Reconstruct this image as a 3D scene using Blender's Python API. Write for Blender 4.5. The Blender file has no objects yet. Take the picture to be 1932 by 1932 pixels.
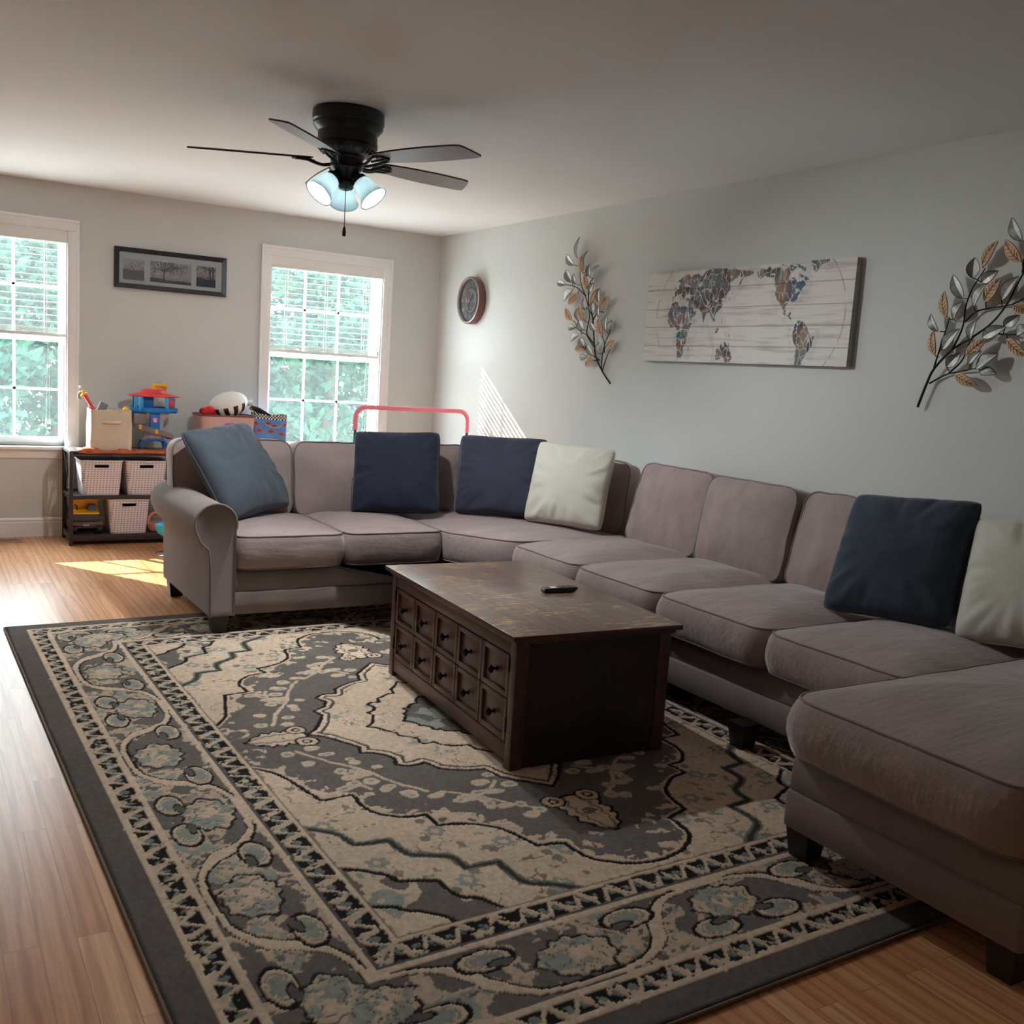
import bpy, bmesh, math, random
import numpy as np
from mathutils import Vector, Matrix
random.seed(7)
S = bpy.context.scene
COL = S.collection
R = math.radians

# ------------------------------------------------------------------ camera
YAW, PITCH, ROLL = -0.548783152, -0.136284216, 0.0644858195
cam_d = bpy.data.cameras.new('camera')
cam = bpy.data.objects.new('camera', cam_d)
COL.objects.link(cam)
f_ = Vector((-math.sin(YAW)*math.cos(PITCH), math.cos(YAW)*math.cos(PITCH), math.sin(PITCH)))
r_ = Vector((math.cos(YAW), math.sin(YAW), 0))
u_ = r_.cross(f_)
r2 = r_*math.cos(ROLL)+u_*math.sin(ROLL)
u2 = -r_*math.sin(ROLL)+u_*math.cos(ROLL)
m = Matrix((r2, u2, -f_)).transposed().to_4x4()
m.translation = Vector((-3.81482960, -7.64372104, 1.33916427))
cam.matrix_world = m
cam_d.sensor_fit = 'HORIZONTAL'
cam_d.sensor_width = 36.0
cam_d.lens = 36.0*1877.16/1932
cam_d.clip_start = 0.05
cam_d.clip_end = 200
S.camera = cam

# ------------------------------------------------------------------ sky, sun, exposure
W = bpy.data.worlds.new('sky')
S.world = W
W.use_nodes = True
wn = W.node_tree
wn.nodes.clear()
SUN_DIR = Vector((1.0, -1.58, -1.09)).normalized()      # the way the sunlight travels
# bright hazy summer sky: whiter near the horizon, a little bluer overhead
tc = wn.nodes.new('ShaderNodeTexCoord')
sep = wn.nodes.new('ShaderNodeSeparateXYZ')
ramp = wn.nodes.new('ShaderNodeValToRGB')
ramp.color_ramp.elements[0].color = (0.90, 0.95, 1.0, 1)
ramp.color_ramp.elements[1].color = (0.74, 0.86, 1.0, 1)
bg = wn.nodes.new('ShaderNodeBackground')
bg.inputs['Strength'].default_value = 13.0
wo = wn.nodes.new('ShaderNodeOutputWorld')
wn.links.new(tc.outputs['Generated'], sep.inputs[0])
wn.links.new(sep.outputs['Z'], ramp.inputs['Fac'])
wn.links.new(ramp.outputs[0], bg.inputs['Color'])
wn.links.new(bg.outputs[0], wo.inputs['Surface'])

sun_d = bpy.data.lights.new('sun', 'SUN')
sun_d.energy = 14.0
sun_d.angle = R(0.53)
sun_d.color = (1.0, 0.93, 0.82)
sun = bpy.data.objects.new('sun', sun_d)
COL.objects.link(sun)
sun.rotation_euler = SUN_DIR.to_track_quat('-Z', 'Y').to_euler()
sun.location = (-6, 12, 10)

def portal(name, x0, x1, z0, z1):
    d = bpy.data.lights.new(name, 'AREA')
    d.shape = 'RECTANGLE'
    d.size = x1-x0
    d.size_y = z1-z0
    d.cycles.is_portal = True
    o = bpy.data.objects.new(name, d)
    COL.objects.link(o)
    o.location = ((x0+x1)/2, 0.17, (z0+z1)/2)
    o.rotation_euler = (R(-90), 0, 0)      # faces into the room (-y)
    return o
portal('window_portal', -3.87, -2.79, 0.6, 2.2)
portal('window_portal', -1.51, -0.43, 0.6, 2.2)

S.view_settings.view_transform = 'Standard'
S.view_settings.look = 'None'
S.view_settings.gamma = 1.0
S.view_settings.use_curve_mapping = False
S.view_settings.exposure = 1.0
try:
    S.cycles.use_denoising = True
    S.cycles.max_bounces = 10
    S.cycles.diffuse_bounces = 6
    S.cycles.transparent_max_bounces = 16
    S.cycles.sample_clamp_indirect = 8.0
    S.cycles.caustics_reflective = False
    S.cycles.caustics_refractive = False
    S.cycles.blur_glossy = 0.5
except Exception:
    pass

# ------------------------------------------------------------------ materials
def lin(c):
    return tuple((x/255/12.92) if x/255 <= 0.04045 else ((x/255+0.055)/1.055)**2.4 for x in c)

def mat(name, rgb, rough=0.6, metal=0.0, spec=0.5, noise=0.0, nscale=8.0, bump=0.0, bscale=60.0,
        sheen=0.0, stretch=(1, 1, 1), emit=0.0, coat=0.0):
    """procedural principled material; rgb is sRGB 0-255"""
    m = bpy.data.materials.new(name)
    m.use_nodes = True
    nt = m.node_tree
    b = nt.nodes['Principled BSDF']
    c = lin(rgb)+(1.0,)
    b.inputs['Base Color'].default_value = c
    b.inputs['Roughness'].default_value = rough
    b.inputs['Metallic'].default_value = metal
    b.inputs['Specular IOR Level'].default_value = spec
    b.inputs['Sheen Weight'].default_value = sheen
    b.inputs['Sheen Roughness'].default_value = 0.4
    b.inputs['Coat Weight'].default_value = coat
    if emit:
        b.inputs['Emission Color'].default_value = c
        b.inputs['Emission Strength'].default_value = emit
    if noise or bump:
        tc = nt.nodes.new('ShaderNodeTexCoord')
        mp = nt.nodes.new('ShaderNodeMapping')
        mp.inputs['Scale'].default_value = stretch
        nt.links.new(tc.outputs['Object'], mp.inputs['Vector'])
    if noise:
        n = nt.nodes.new('ShaderNodeTexNoise')
        n.inputs['Scale'].default_value = nscale
        n.inputs['Detail'].default_value = 5
        nt.links.new(mp.outputs[0], n.inputs['Vector'])
        rp = nt.nodes.new('ShaderNodeValToRGB')
        rp.color_ramp.elements[0].position = 0.3
        rp.color_ramp.elements[1].position = 0.7
        rp.color_ramp.elements[0].color = tuple(max(0, x*(1-noise)) for x in c[:3])+(1,)
        rp.color_ramp.elements[1].color = tuple(min(1, x*(1+noise)) for x in c[:3])+(1,)
        nt.links.new(n.outputs['Fac'], rp.inputs['Fac'])
        nt.links.new(rp.outputs['Color'], b.inputs['Base Color'])
    if bump:
        n2 = nt.nodes.new('ShaderNodeTexNoise')
        n2.inputs['Scale'].default_value = bscale
        n2.inputs['Detail'].default_value = 3
        nt.links.new(mp.outputs[0], n2.inputs['Vector'])
        bp = nt.nodes.new('ShaderNodeBump')
        bp.inputs['Strength'].default_value = bump
        bp.inputs['Distance'].default_value = 0.01
        nt.links.new(n2.outputs['Fac'], bp.inputs['Height'])
        nt.links.new(bp.outputs[0], b.inputs['Normal'])
    return m

def attr_mat(name, rough=0.9, bump=0.0, bscale=400.0, spec=0.2, mul=1.0):
    """base colour comes from the dye colours stored on the mesh"""
    m = mat(name, (128, 128, 128), rough, spec=spec, bump=bump, bscale=bscale)
    nt = m.node_tree
    a = nt.nodes.new('ShaderNodeAttribute')
    a.attribute_name = 'dye'
    nt.links.new(a.outputs['Color'], nt.nodes['Principled BSDF'].inputs['Base Color'])
    return m

M = {}
M['wall'] = mat('wall_paint', (207, 208, 206), 0.75, noise=0.015, nscale=3, bump=0.05, bscale=250)
M['ceiling'] = mat('ceiling_paint', (232, 234, 236), 0.9, noise=0.012, nscale=2, bump=0.05, bscale=120)
M['trim'] = mat('white_trim_paint', (238, 236, 236), 0.35, noise=0.01)
M['vinyl'] = mat('white_vinyl', (240, 242, 244), 0.3, noise=0.01)
M['blind'] = mat('blind_white', (236, 233, 230), 0.5, noise=0.01)
M['cord'] = mat('white_cord', (230, 230, 226), 0.8, noise=0.02)
M['suede'] = mat('taupe_suede', (158, 140, 137), 0.85, noise=0.11, nscale=4, stretch=(0.9, 3.2, 2), bump=0.35, bscale=14, sheen=0.6, spec=0.2)
M['suede_base'] = mat('taupe_suede_tight', (134, 121, 118), 0.85, noise=0.05, nscale=6, bump=0.08, bscale=60, sheen=0.12, spec=0.2)
M['piping'] = mat('taupe_piping', (126, 112, 109), 0.8, noise=0.05, sheen=0.2)
M['black_wood'] = mat('black_leg_wood', (20, 17, 17), 0.35, noise=0.1)
M['navy'] = mat('navy_cotton', (42, 47, 62), 0.9, noise=0.08, nscale=7, bump=0.25, bscale=22, sheen=0.25, spec=0.15)
M['slate'] = mat('slate_blue_cotton', (80, 88, 98), 0.9, noise=0.08, nscale=7, bump=0.25, bscale=22, sheen=0.25, spec=0.15)  # lighter and greyer than the navy cotton
M['indigo'] = mat('indigo_cotton', (60, 62, 78), 0.9, noise=0.08, nscale=7, bump=0.25, bscale=22, sheen=0.25, spec=0.15)
M['teal_navy'] = mat('teal_navy_cotton', (58, 68, 82), 0.9, noise=0.12, nscale=5, bump=0.25, bscale=22, sheen=0.3, spec=0.15)
M['cream'] = mat('cream_cotton', (205, 203, 192), 0.9, noise=0.04, nscale=6, bump=0.22, bscale=22, sheen=0.2, spec=0.15)
M['espresso'] = mat('espresso_wood', (88, 58, 50), 0.34, noise=0.3, nscale=4, stretch=(12, 1, 12), bump=0.03)
M['dark_end'] = mat('dark_espresso_panel', (50, 37, 34), 0.42, noise=0.25, nscale=3, stretch=(14, 14, 1.2), bump=0.03)
M['bronze'] = mat('dark_bronze', (46, 38, 34), 0.28, metal=0.8, noise=0.1)
M['shelf'] = mat('dark_shelf_wood', (44, 34, 40), 0.45, noise=0.2, nscale=6, stretch=(1, 8, 8))
M['black_metal'] = mat('black_metal', (22, 21, 22), 0.4, metal=0.5, noise=0.05)
M['fan_black'] = mat('fan_matte_black', (24, 24, 26), 0.38, metal=0.2, noise=0.05)
M['blade'] = mat('fan_blade_grey', (150, 150, 160), 0.4, noise=0.06, nscale=5, stretch=(2, 20, 2))
M['blade_edge'] = mat('fan_blade_dark', (40, 34, 34), 0.5, noise=0.1)
M['chrome'] = mat('chrome', (210, 210, 215), 0.12, metal=1.0, noise=0.02)
M['basket'] = mat('white_basket', (212, 204, 208), 0.5, noise=0.03)
M['canvas_bin'] = mat('beige_canvas', (206, 192, 176), 0.9, noise=0.04, bump=0.1, bscale=200)
M['red_p'] = mat('red_plastic', (226, 62, 62), 0.35, noise=0.04)
M['blue_p'] = mat('blue_plastic', (30, 120, 200), 0.35, noise=0.04)
M['lblue_p'] = mat('light_blue_plastic', (60, 165, 225), 0.35, noise=0.04)
M['yellow_p'] = mat('yellow_plastic', (240, 180, 40), 0.4, noise=0.04)
M['grey_p'] = mat('grey_plastic', (128, 122, 128), 0.5, noise=0.04)
M['lgrey_p'] = mat('light_grey_plastic', (190, 182, 192), 0.5, noise=0.04)
M['dgrey_p'] = mat('dark_grey_plastic', (62, 60, 66), 0.5, noise=0.04)
M['black_p'] = mat('black_plastic', (18, 18, 20), 0.35, noise=0.04)
M['pink_bin'] = mat('dusty_pink_plastic', (206, 172, 166), 0.5, noise=0.03)
M['brown_rim'] = mat('brown_rim_plastic', (120, 70, 64), 0.5, noise=0.05)
M['magenta_p'] = mat('magenta_plastic', (190, 60, 190), 0.4, noise=0.05)
M['salmon'] = mat('salmon_plastic', (226, 142, 118), 0.5, noise=0.05)
M['cyan_p'] = mat('cyan_plastic', (40, 180, 225), 0.35, noise=0.03)
M['pink_foam'] = mat('pink_foam', (246, 136, 154), 0.7, noise=0.04, bump=0.05)
M['white_f'] = mat('white_plush', (238, 236, 232), 0.95, noise=0.02, bump=0.1, bscale=90)
M['orange_cloth'] = mat('rust_orange_cloth', (190, 100, 60), 0.9, noise=0.35, nscale=14, bump=0.2)
M['red_cloth'] = mat('red_fabric', (228, 40, 56), 0.8, noise=0.12, nscale=20)
M['tan'] = mat('tan_card', (190, 130, 60), 0.8, noise=0.05)
M['paper'] = mat('white_paper', (232, 230, 226), 0.8, noise=0.02)
M['frame_black'] = mat('black_frame', (34, 30, 36), 0.35, noise=0.05)
M['copper_rim'] = mat('copper_rim', (120, 82, 74), 0.38, metal=0.35, noise=0.2, nscale=6)
M['silver_rim'] = mat('silvered_rim', (176, 166, 164), 0.35, metal=0.4, noise=0.05)
M['clock_face'] = mat('grey_clock_face', (126, 126, 134), 0.5, noise=0.05)
M['clock_centre'] = mat('pale_clock_centre', (170, 164, 166), 0.5, noise=0.05)
M['clock_dark'] = mat('dark_clock_detail', (58, 60, 70), 0.5, noise=0.05)
M['clock_num'] = mat('pale_numeral', (206, 204, 206), 0.4, noise=0.03)
M['wood_leaf'] = mat('carved_wood_leaf', (204, 168, 132), 0.55, noise=0.15, nscale=20, bump=0.3, bscale=80)
M['silver_leaf'] = mat('galvanised_leaf', (140, 140, 134), 0.45, metal=0.35, noise=0.2, nscale=60)
M['silver_bright'] = mat('bright_foil_leaf', (220, 222, 218), 0.4, metal=0.3, noise=0.15, nscale=90, bump=0.4, bscale=120)
M['vein'] = mat('carved_vein_brown', (120, 88, 62), 0.7, noise=0.1)
M['stem_black'] = mat('black_stem_metal', (18, 17, 17), 0.45, metal=0.4, noise=0.05)
M['grass'] = mat('lawn_grass', (70, 92, 48), 0.95, noise=0.35, nscale=3)
M['bark'] = mat('tree_bark', (70, 60, 50), 0.95, noise=0.3, nscale=6, bump=0.3)
M['siding'] = mat('exterior_siding', (200, 200, 196), 0.8, noise=0.03)
M['concrete'] = mat('bounce_slab_concrete', (205, 200, 192), 0.9, noise=0.06, nscale=2)
M['vent'] = mat('vent_metal', (176, 150, 128), 0.45, metal=0.3, noise=0.05)

def glass_mat():
    m = bpy.data.materials.new('window_glass')
    m.use_nodes = True
    nt = m.node_tree
    nt.nodes.clear()
    out = nt.nodes.new('ShaderNodeOutputMaterial')
    tr = nt.nodes.new('ShaderNodeBsdfTransparent')
    tr.inputs[0].default_value = (0.90, 0.97, 0.95, 1)
    gl = nt.nodes.new('ShaderNodeBsdfGlossy')
    gl.inputs['Roughness'].default_value = 0.02
    tl = nt.nodes.new('ShaderNodeBsdfTranslucent')           # milky scatter put in to imitate the haze of window glare
    tl.inputs[0].default_value = (0.80, 0.95, 0.95, 1)
    fr = nt.nodes.new('ShaderNodeFresnel')
    fr.inputs[0].default_value = 1.45
    n = nt.nodes.new('ShaderNodeTexNoise')
    n.inputs['Scale'].default_value = 3.0
    mr = nt.nodes.new('ShaderNodeMapRange')
    mr.inputs['To Min'].default_value = GLARE_HAZE[0]
    mr.inputs['To Max'].default_value = GLARE_HAZE[1]
    nt.links.new(n.outputs['Fac'], mr.inputs['Value'])
    m1 = nt.nodes.new('ShaderNodeMixShader')
    nt.links.new(mr.outputs[0], m1.inputs[0])
    nt.links.new(tr.outputs[0], m1.inputs[1])
    nt.links.new(tl.outputs[0], m1.inputs[2])
    m2 = nt.nodes.new('ShaderNodeMixShader')
    nt.links.new(fr.outputs[0], m2.inputs[0])
    nt.links.new(m1.outputs[0], m2.inputs[1])
    nt.links.new(gl.outputs[0], m2.inputs[2])
    nt.links.new(m2.outputs[0], out.inputs['Surface'])
    return m
GLARE_HAZE = (0.016, 0.034)
M['glass'] = glass_mat()

def clear_mat():
    m = bpy.data.materials.new('clear_glass')
    m.use_nodes = True
    nt = m.node_tree
    nt.nodes.clear()
    out = nt.nodes.new('ShaderNodeOutputMaterial')
    tr = nt.nodes.new('ShaderNodeBsdfTransparent')
    gl = nt.nodes.new('ShaderNodeBsdfGlossy')
    gl.inputs['Roughness'].default_value = 0.03
    fr = nt.nodes.new('ShaderNodeFresnel')
    fr.inputs[0].default_value = 1.5
    m2 = nt.nodes.new('ShaderNodeMixShader')
    nt.links.new(fr.outputs[0], m2.inputs[0])
    nt.links.new(tr.outputs[0], m2.inputs[1])
    nt.links.new(gl.outputs[0], m2.inputs[2])
    nt.links.new(m2.outputs[0], out.inputs['Surface'])
    return m
M['clear'] = clear_mat()

def pvc_mat():
    m = bpy.data.materials.new('translucent_pvc')
    m.use_nodes = True
    nt = m.node_tree
    nt.nodes.clear()
    out = nt.nodes.new('ShaderNodeOutputMaterial')
    n = nt.nodes.new('ShaderNodeTexNoise')
    rp = nt.nodes.new('ShaderNodeValToRGB')
    rp.color_ramp.elements[0].color = (0.82, 0.82, 0.81, 1)
    rp.color_ramp.elements[1].color = (0.87, 0.87, 0.86, 1)
    nt.links.new(n.outputs['Fac'], rp.inputs['Fac'])
    d = nt.nodes.new('ShaderNodeBsdfDiffuse')
    t = nt.nodes.new('ShaderNodeBsdfTranslucent')
    mx = nt.nodes.new('ShaderNodeMixShader')
    mx.inputs[0].default_value = 0.22
    nt.links.new(rp.outputs[0], d.inputs[0])
    nt.links.new(rp.outputs[0], t.inputs[0])
    nt.links.new(d.outputs[0], mx.inputs[1])
    nt.links.new(t.outputs[0], mx.inputs[2])
    nt.links.new(mx.outputs[0], out.inputs['Surface'])
    return m
M['pvc'] = pvc_mat()

def leaf_mat(name, rgb):
    m = bpy.data.materials.new(name)
    m.use_nodes = True
    nt = m.node_tree
    nt.nodes.clear()
    out = nt.nodes.new('ShaderNodeOutputMaterial')
    geo = nt.nodes.new('ShaderNodeTexNoise')
    geo.inputs['Scale'].default_value = 2.2
    tc = nt.nodes.new('ShaderNodeTexCoord')
    nt.links.new(tc.outputs['Object'], geo.inputs['Vector'])
    rp = nt.nodes.new('ShaderNodeValToRGB')
    c = lin(rgb)
    rp.color_ramp.elements[0].position = 0.35
    rp.color_ramp.elements[1].position = 0.65
    rp.color_ramp.elements[0].color = (c[0]*0.55, c[1]*0.6, c[2]*0.7, 1)
    rp.color_ramp.elements[1].color = (c[0]*1.25, c[1]*1.2, c[2], 1)
    nt.links.new(geo.outputs['Fac'], rp.inputs['Fac'])
    d = nt.nodes.new('ShaderNodeBsdfDiffuse')
    t = nt.nodes.new('ShaderNodeBsdfTranslucent')
    mx = nt.nodes.new('ShaderNodeMixShader')
    mx.inputs[0].default_value = 0.45
    nt.links.new(rp.outputs[0], d.inputs[0])
    nt.links.new(rp.outputs[0], t.inputs[0])
    nt.links.new(d.outputs[0], mx.inputs[1])
    nt.links.new(t.outputs[0], mx.inputs[2])
    nt.links.new(mx.outputs[0], out.inputs['Surface'])
    return m
M['leaf'] = leaf_mat('broad_leaf', (50, 82, 70))
M['leaf_dark'] = leaf_mat('dark_leaf', (34, 60, 64))

def shade_mat():
    m = bpy.data.materials.new('frosted_glass_shade')
    m.use_nodes = True
    nt = m.node_tree
    nt.nodes.clear()
    out = nt.nodes.new('ShaderNodeOutputMaterial')
    tr = nt.nodes.new('ShaderNodeBsdfTransparent')
    tl = nt.nodes.new('ShaderNodeBsdfTranslucent')
    tl.inputs[0].default_value = (0.075, 0.092, 0.095, 1)
    em = nt.nodes.new('ShaderNodeEmission')                   # lit from within by the bulb
    em.inputs[0].default_value = (0.72, 0.93, 1.0, 1)
    em.inputs[1].default_value = SHADE_EMIT
    n = nt.nodes.new('ShaderNodeTexNoise')
    n.inputs['Scale'].default_value = 30
    m1 = nt.nodes.new('ShaderNodeMixShader')
    df = nt.nodes.new('ShaderNodeBsdfDiffuse')
    df.inputs[0].default_value = (0.30, 0.36, 0.38, 1)
    m0 = nt.nodes.new('ShaderNodeMixShader')
    nt.links.new(df.outputs[0], m0.inputs[1])
    nt.links.new(tl.outputs[0], m0.inputs[2])
    m1.inputs[0].default_value = 0.998
    nt.links.new(tr.outputs[0], m1.inputs[1])
    nt.links.new(m0.outputs[0], m1.inputs[2])
    ad = nt.nodes.new('ShaderNodeAddShader')
    nt.links.new(m1.outputs[0], ad.inputs[0])
    nt.links.new(em.outputs[0], ad.inputs[1])
    nt.links.new(ad.outputs[0], out.inputs['Surface'])
    return m
SHADE_EMIT = 0.1
M['shade'] = shade_mat()

def floor_mat():
    m = bpy.data.materials.new('oak_strip_floor')
    m.use_nodes = True
    nt = m.node_tree
    L = nt.links.new
    b = nt.nodes['Principled BSDF']
    tc = nt.nodes.new('ShaderNodeTexCoord')
    mp = nt.nodes.new('ShaderNodeMapping')
    mp.inputs['Rotation'].default_value = (0, 0, R(90))
    L(tc.outputs['Object'], mp.inputs['Vector'])
    br = nt.nodes.new('ShaderNodeTexBrick')
    br.inputs['Scale'].default_value = 1.0
    br.inputs['Brick Width'].default_value = 0.95
    br.inputs['Row Height'].default_value = 0.0762
    br.inputs['Mortar Size'].default_value = 0.0012
    br.inputs['Mortar Smooth'].default_value = 0.2
    br.inputs['Bias'].default_value = 0.0
    br.offset = 0.37
    br.offset_frequency = 2
    br.inputs['Color1'].default_value = (0.0, 0.0, 0.0, 1)
    br.inputs['Color2'].default_value = (1.0, 1.0, 1.0, 1)
    br.inputs['Mortar'].default_value = (0.5, 0.5, 0.5, 1)
    L(mp.outputs[0], br.inputs['Vector'])
    # grain: wavy rings stretched along the board, shifted board by board
    sp = nt.nodes.new('ShaderNodeSeparateXYZ')
    L(mp.outputs[0], sp.inputs[0])
    ad = nt.nodes.new('ShaderNodeMath')
    ad.operation = 'MULTIPLY_ADD'
    ad.inputs[1].default_value = 7.0
    L(br.outputs['Color'], ad.inputs[0])
    L(sp.outputs['Z'], ad.inputs[2])
    cb = nt.nodes.new('ShaderNodeCombineXYZ')
    L(sp.outputs['X'], cb.inputs['X'])
    L(sp.outputs['Y'], cb.inputs['Y'])
    L(ad.outputs[0], cb.inputs['Z'])
    m2 = nt.nodes.new('ShaderNodeMapping')
    m2.inputs['Scale'].default_value = (0.9, 8.5, 1)
    L(cb.outputs[0], m2.inputs['Vector'])
    wv = nt.nodes.new('ShaderNodeTexWave')
    wv.wave_type = 'BANDS'
    wv.bands_direction = 'Y'
    wv.inputs['Scale'].default_value = 0.9
    wv.inputs['Distortion'].default_value = 9.0
    wv.inputs['Detail'].default_value = 3.0
    wv.inputs['Detail Scale'].default_value = 0.9
    L(m2.outputs[0], wv.inputs['Vector'])
    nz = nt.nodes.new('ShaderNodeTexNoise')
    nz.inputs['Scale'].default_value = 3.0
    nz.inputs['Detail'].default_value = 6
    m3 = nt.nodes.new('ShaderNodeMapping')
    m3.inputs['Scale'].default_value = (2, 50, 1)
    L(cb.outputs[0], m3.inputs['Vector'])
    L(m3.outputs[0], nz.inputs['Vector'])
    base = nt.nodes.new('ShaderNodeValToRGB')
    e = base.color_ramp.elements
    e[0].color = lin((204, 142, 98))+(1,)
    e[1].color = lin((228, 175, 130))+(1,)
    L(br.outputs['Color'], base.inputs['Fac'])
    g1 = nt.nodes.new('ShaderNodeValToRGB')
    g1.color_ramp.elements[0].color = (0.70, 0.62, 0.55, 1)
    g1.color_ramp.elements[1].color = (1, 1, 1, 1)
    g1.color_ramp.elements[0].position = 0.02
    g1.color_ramp.elements[1].position = 0.45
    L(wv.outputs['Fac'], g1.inputs['Fac'])
    g2 = nt.nodes.new('ShaderNodeValToRGB')
    g2.color_ramp.elements[0].color = (0.86, 0.82, 0.78, 1)
    g2.color_ramp.elements[1].color = (1.05, 1.04, 1.02, 1)
    g2.color_ramp.elements[0].position = 0.35
    g2.color_ramp.elements[1].position = 0.65
    L(nz.outputs['Fac'], g2.inputs['Fac'])
    x1 = nt.nodes.new('ShaderNodeMixRGB')
    x1.blend_type = 'MULTIPLY'
    x1.inputs[0].default_value = 0.75
    L(base.outputs[0], x1.inputs[1])
    L(g1.outputs[0], x1.inputs[2])
    x2 = nt.nodes.new('ShaderNodeMixRGB')
    x2.blend_type = 'MULTIPLY'
    x2.inputs[0].default_value = 1.0
    L(x1.outputs[0], x2.inputs[1])
    L(g2.outputs[0], x2.inputs[2])
    x3 = nt.nodes.new('ShaderNodeMixRGB')
    x3.blend_type = 'MIX'
    x3.inputs[2].default_value = lin((96, 56, 34))+(1,)
    sc = nt.nodes.new('ShaderNodeMath')
    sc.operation = 'MULTIPLY'
    sc.inputs[1].default_value = 0.55
    L(br.outputs['Fac'], sc.inputs[0])
    L(sc.outputs[0], x3.inputs[0])
    L(x2.outputs[0], x3.inputs[1])
    L(x3.outputs[0], b.inputs['Base Color'])
    b.inputs['Roughness'].default_value = 0.30
    b.inputs['Specular IOR Level'].default_value = 0.34
    bp = nt.nodes.new('ShaderNodeBump')
    bp.inputs['Strength'].default_value = 0.12
    bp.inputs['Distance'].default_value = 0.002
    L(nz.outputs['Fac'], bp.inputs['Height'])
    L(bp.outputs[0], b.inputs['Normal'])
    return m
M['floor'] = floor_mat()

def table_top_mat():
    """dark lacquer lightened for glare, with pale scratched-through patches"""
    m = mat('worn_table_top', (124, 100, 91), 0.30, spec=0.8, noise=0.25, nscale=4, stretch=(10, 1, 1))  # window glare is put into this lightened base colour
    nt = m.node_tree
    L = nt.links.new
    b = nt.nodes['Principled BSDF']
    old = b.inputs['Base Color'].links[0].from_socket
    tc = nt.nodes.new('ShaderNodeTexCoord')
    mp = nt.nodes.new('ShaderNodeMapping')
    mp.inputs['Rotation'].default_value = (0, 0, R(38))
    mp.inputs['Scale'].default_value = (14, 62, 1)
    L(tc.outputs['Object'], mp.inputs['Vector'])
    n1 = nt.nodes.new('ShaderNodeTexNoise')
    n1.inputs['Scale'].default_value = 1.3
    n1.inputs['Detail'].default_value = 4
    L(mp.outputs[0], n1.inputs['Vector'])
    n2 = nt.nodes.new('ShaderNodeTexNoise')
    n2.inputs['Scale'].default_value = 4.2
    n2.inputs['Detail'].default_value = 2
    L(tc.outputs['Object'], n2.inputs['Vector'])
    r1 = nt.nodes.new('ShaderNodeValToRGB')
    r1.color_ramp.elements[0].position = 0.56
    r1.color_ramp.elements[1].position = 0.62
    L(n1.outputs['Fac'], r1.inputs[0])
    r2 = nt.nodes.new('ShaderNodeValToRGB')
    r2.color_ramp.elements[0].position = 0.45
    r2.color_ramp.elements[1].position = 0.56
    L(n2.outputs['Fac'], r2.inputs[0])
    mu = nt.nodes.new('ShaderNodeMath')
    mu.operation = 'MULTIPLY'
    L(r1.outputs[0], mu.inputs[0])
    L(r2.outputs[0], mu.inputs[1])
    mx = nt.nodes.new('ShaderNodeMixRGB')
    mx.inputs[2].default_value = lin((206, 168, 112))+(1,)
    L(mu.outputs[0], mx.inputs[0])
    L(old, mx.inputs[1])
    L(mx.outputs[0], b.inputs['Base Color'])
    return m
M['table_top'] = table_top_mat()

def basket_mat():
    """rows of small dark slots in white plastic"""
    m = mat('slotted_white_plastic', (214, 206, 211), 0.5)
    nt = m.node_tree
    L = nt.links.new
    b = nt.nodes['Principled BSDF']
    tc = nt.nodes.new('ShaderNodeTexCoord')
    br = nt.nodes.new('ShaderNodeTexBrick')
    br.inputs['Scale'].default_value = 1.0
    br.inputs['Brick Width'].default_value = 0.0205
    br.inputs['Row Height'].default_value = 0.0155
    br.inputs['Mortar Size'].default_value = 0.0055
    br.inputs['Mortar Smooth'].default_value = 0.1
    br.offset = 0.0
    br.inputs['Color1'].default_value = lin((112, 98, 108))+(1,)
    br.inputs['Color2'].default_value = lin((120, 106, 114))+(1,)
    br.inputs['Mortar'].default_value = lin((216, 207, 213))+(1,)
    sp = nt.nodes.new('ShaderNodeSeparateXYZ')
    L(tc.outputs['Object'], sp.inputs[0])
    a = nt.nodes.new('ShaderNodeMath')
    a.operation = 'ADD'
    L(sp.outputs['X'], a.inputs[0])
    L(sp.outputs['Y'], a.inputs[1])
    cb = nt.nodes.new('ShaderNodeCombineXYZ')
    L(a.outputs[0], cb.inputs['X'])
    L(sp.outputs['Z'], cb.inputs['Y'])
    L(cb.outputs[0], br.inputs['Vector'])
    L(br.outputs['Color'], b.inputs['Base Color'])
    return m
M['slots'] = basket_mat()
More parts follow.
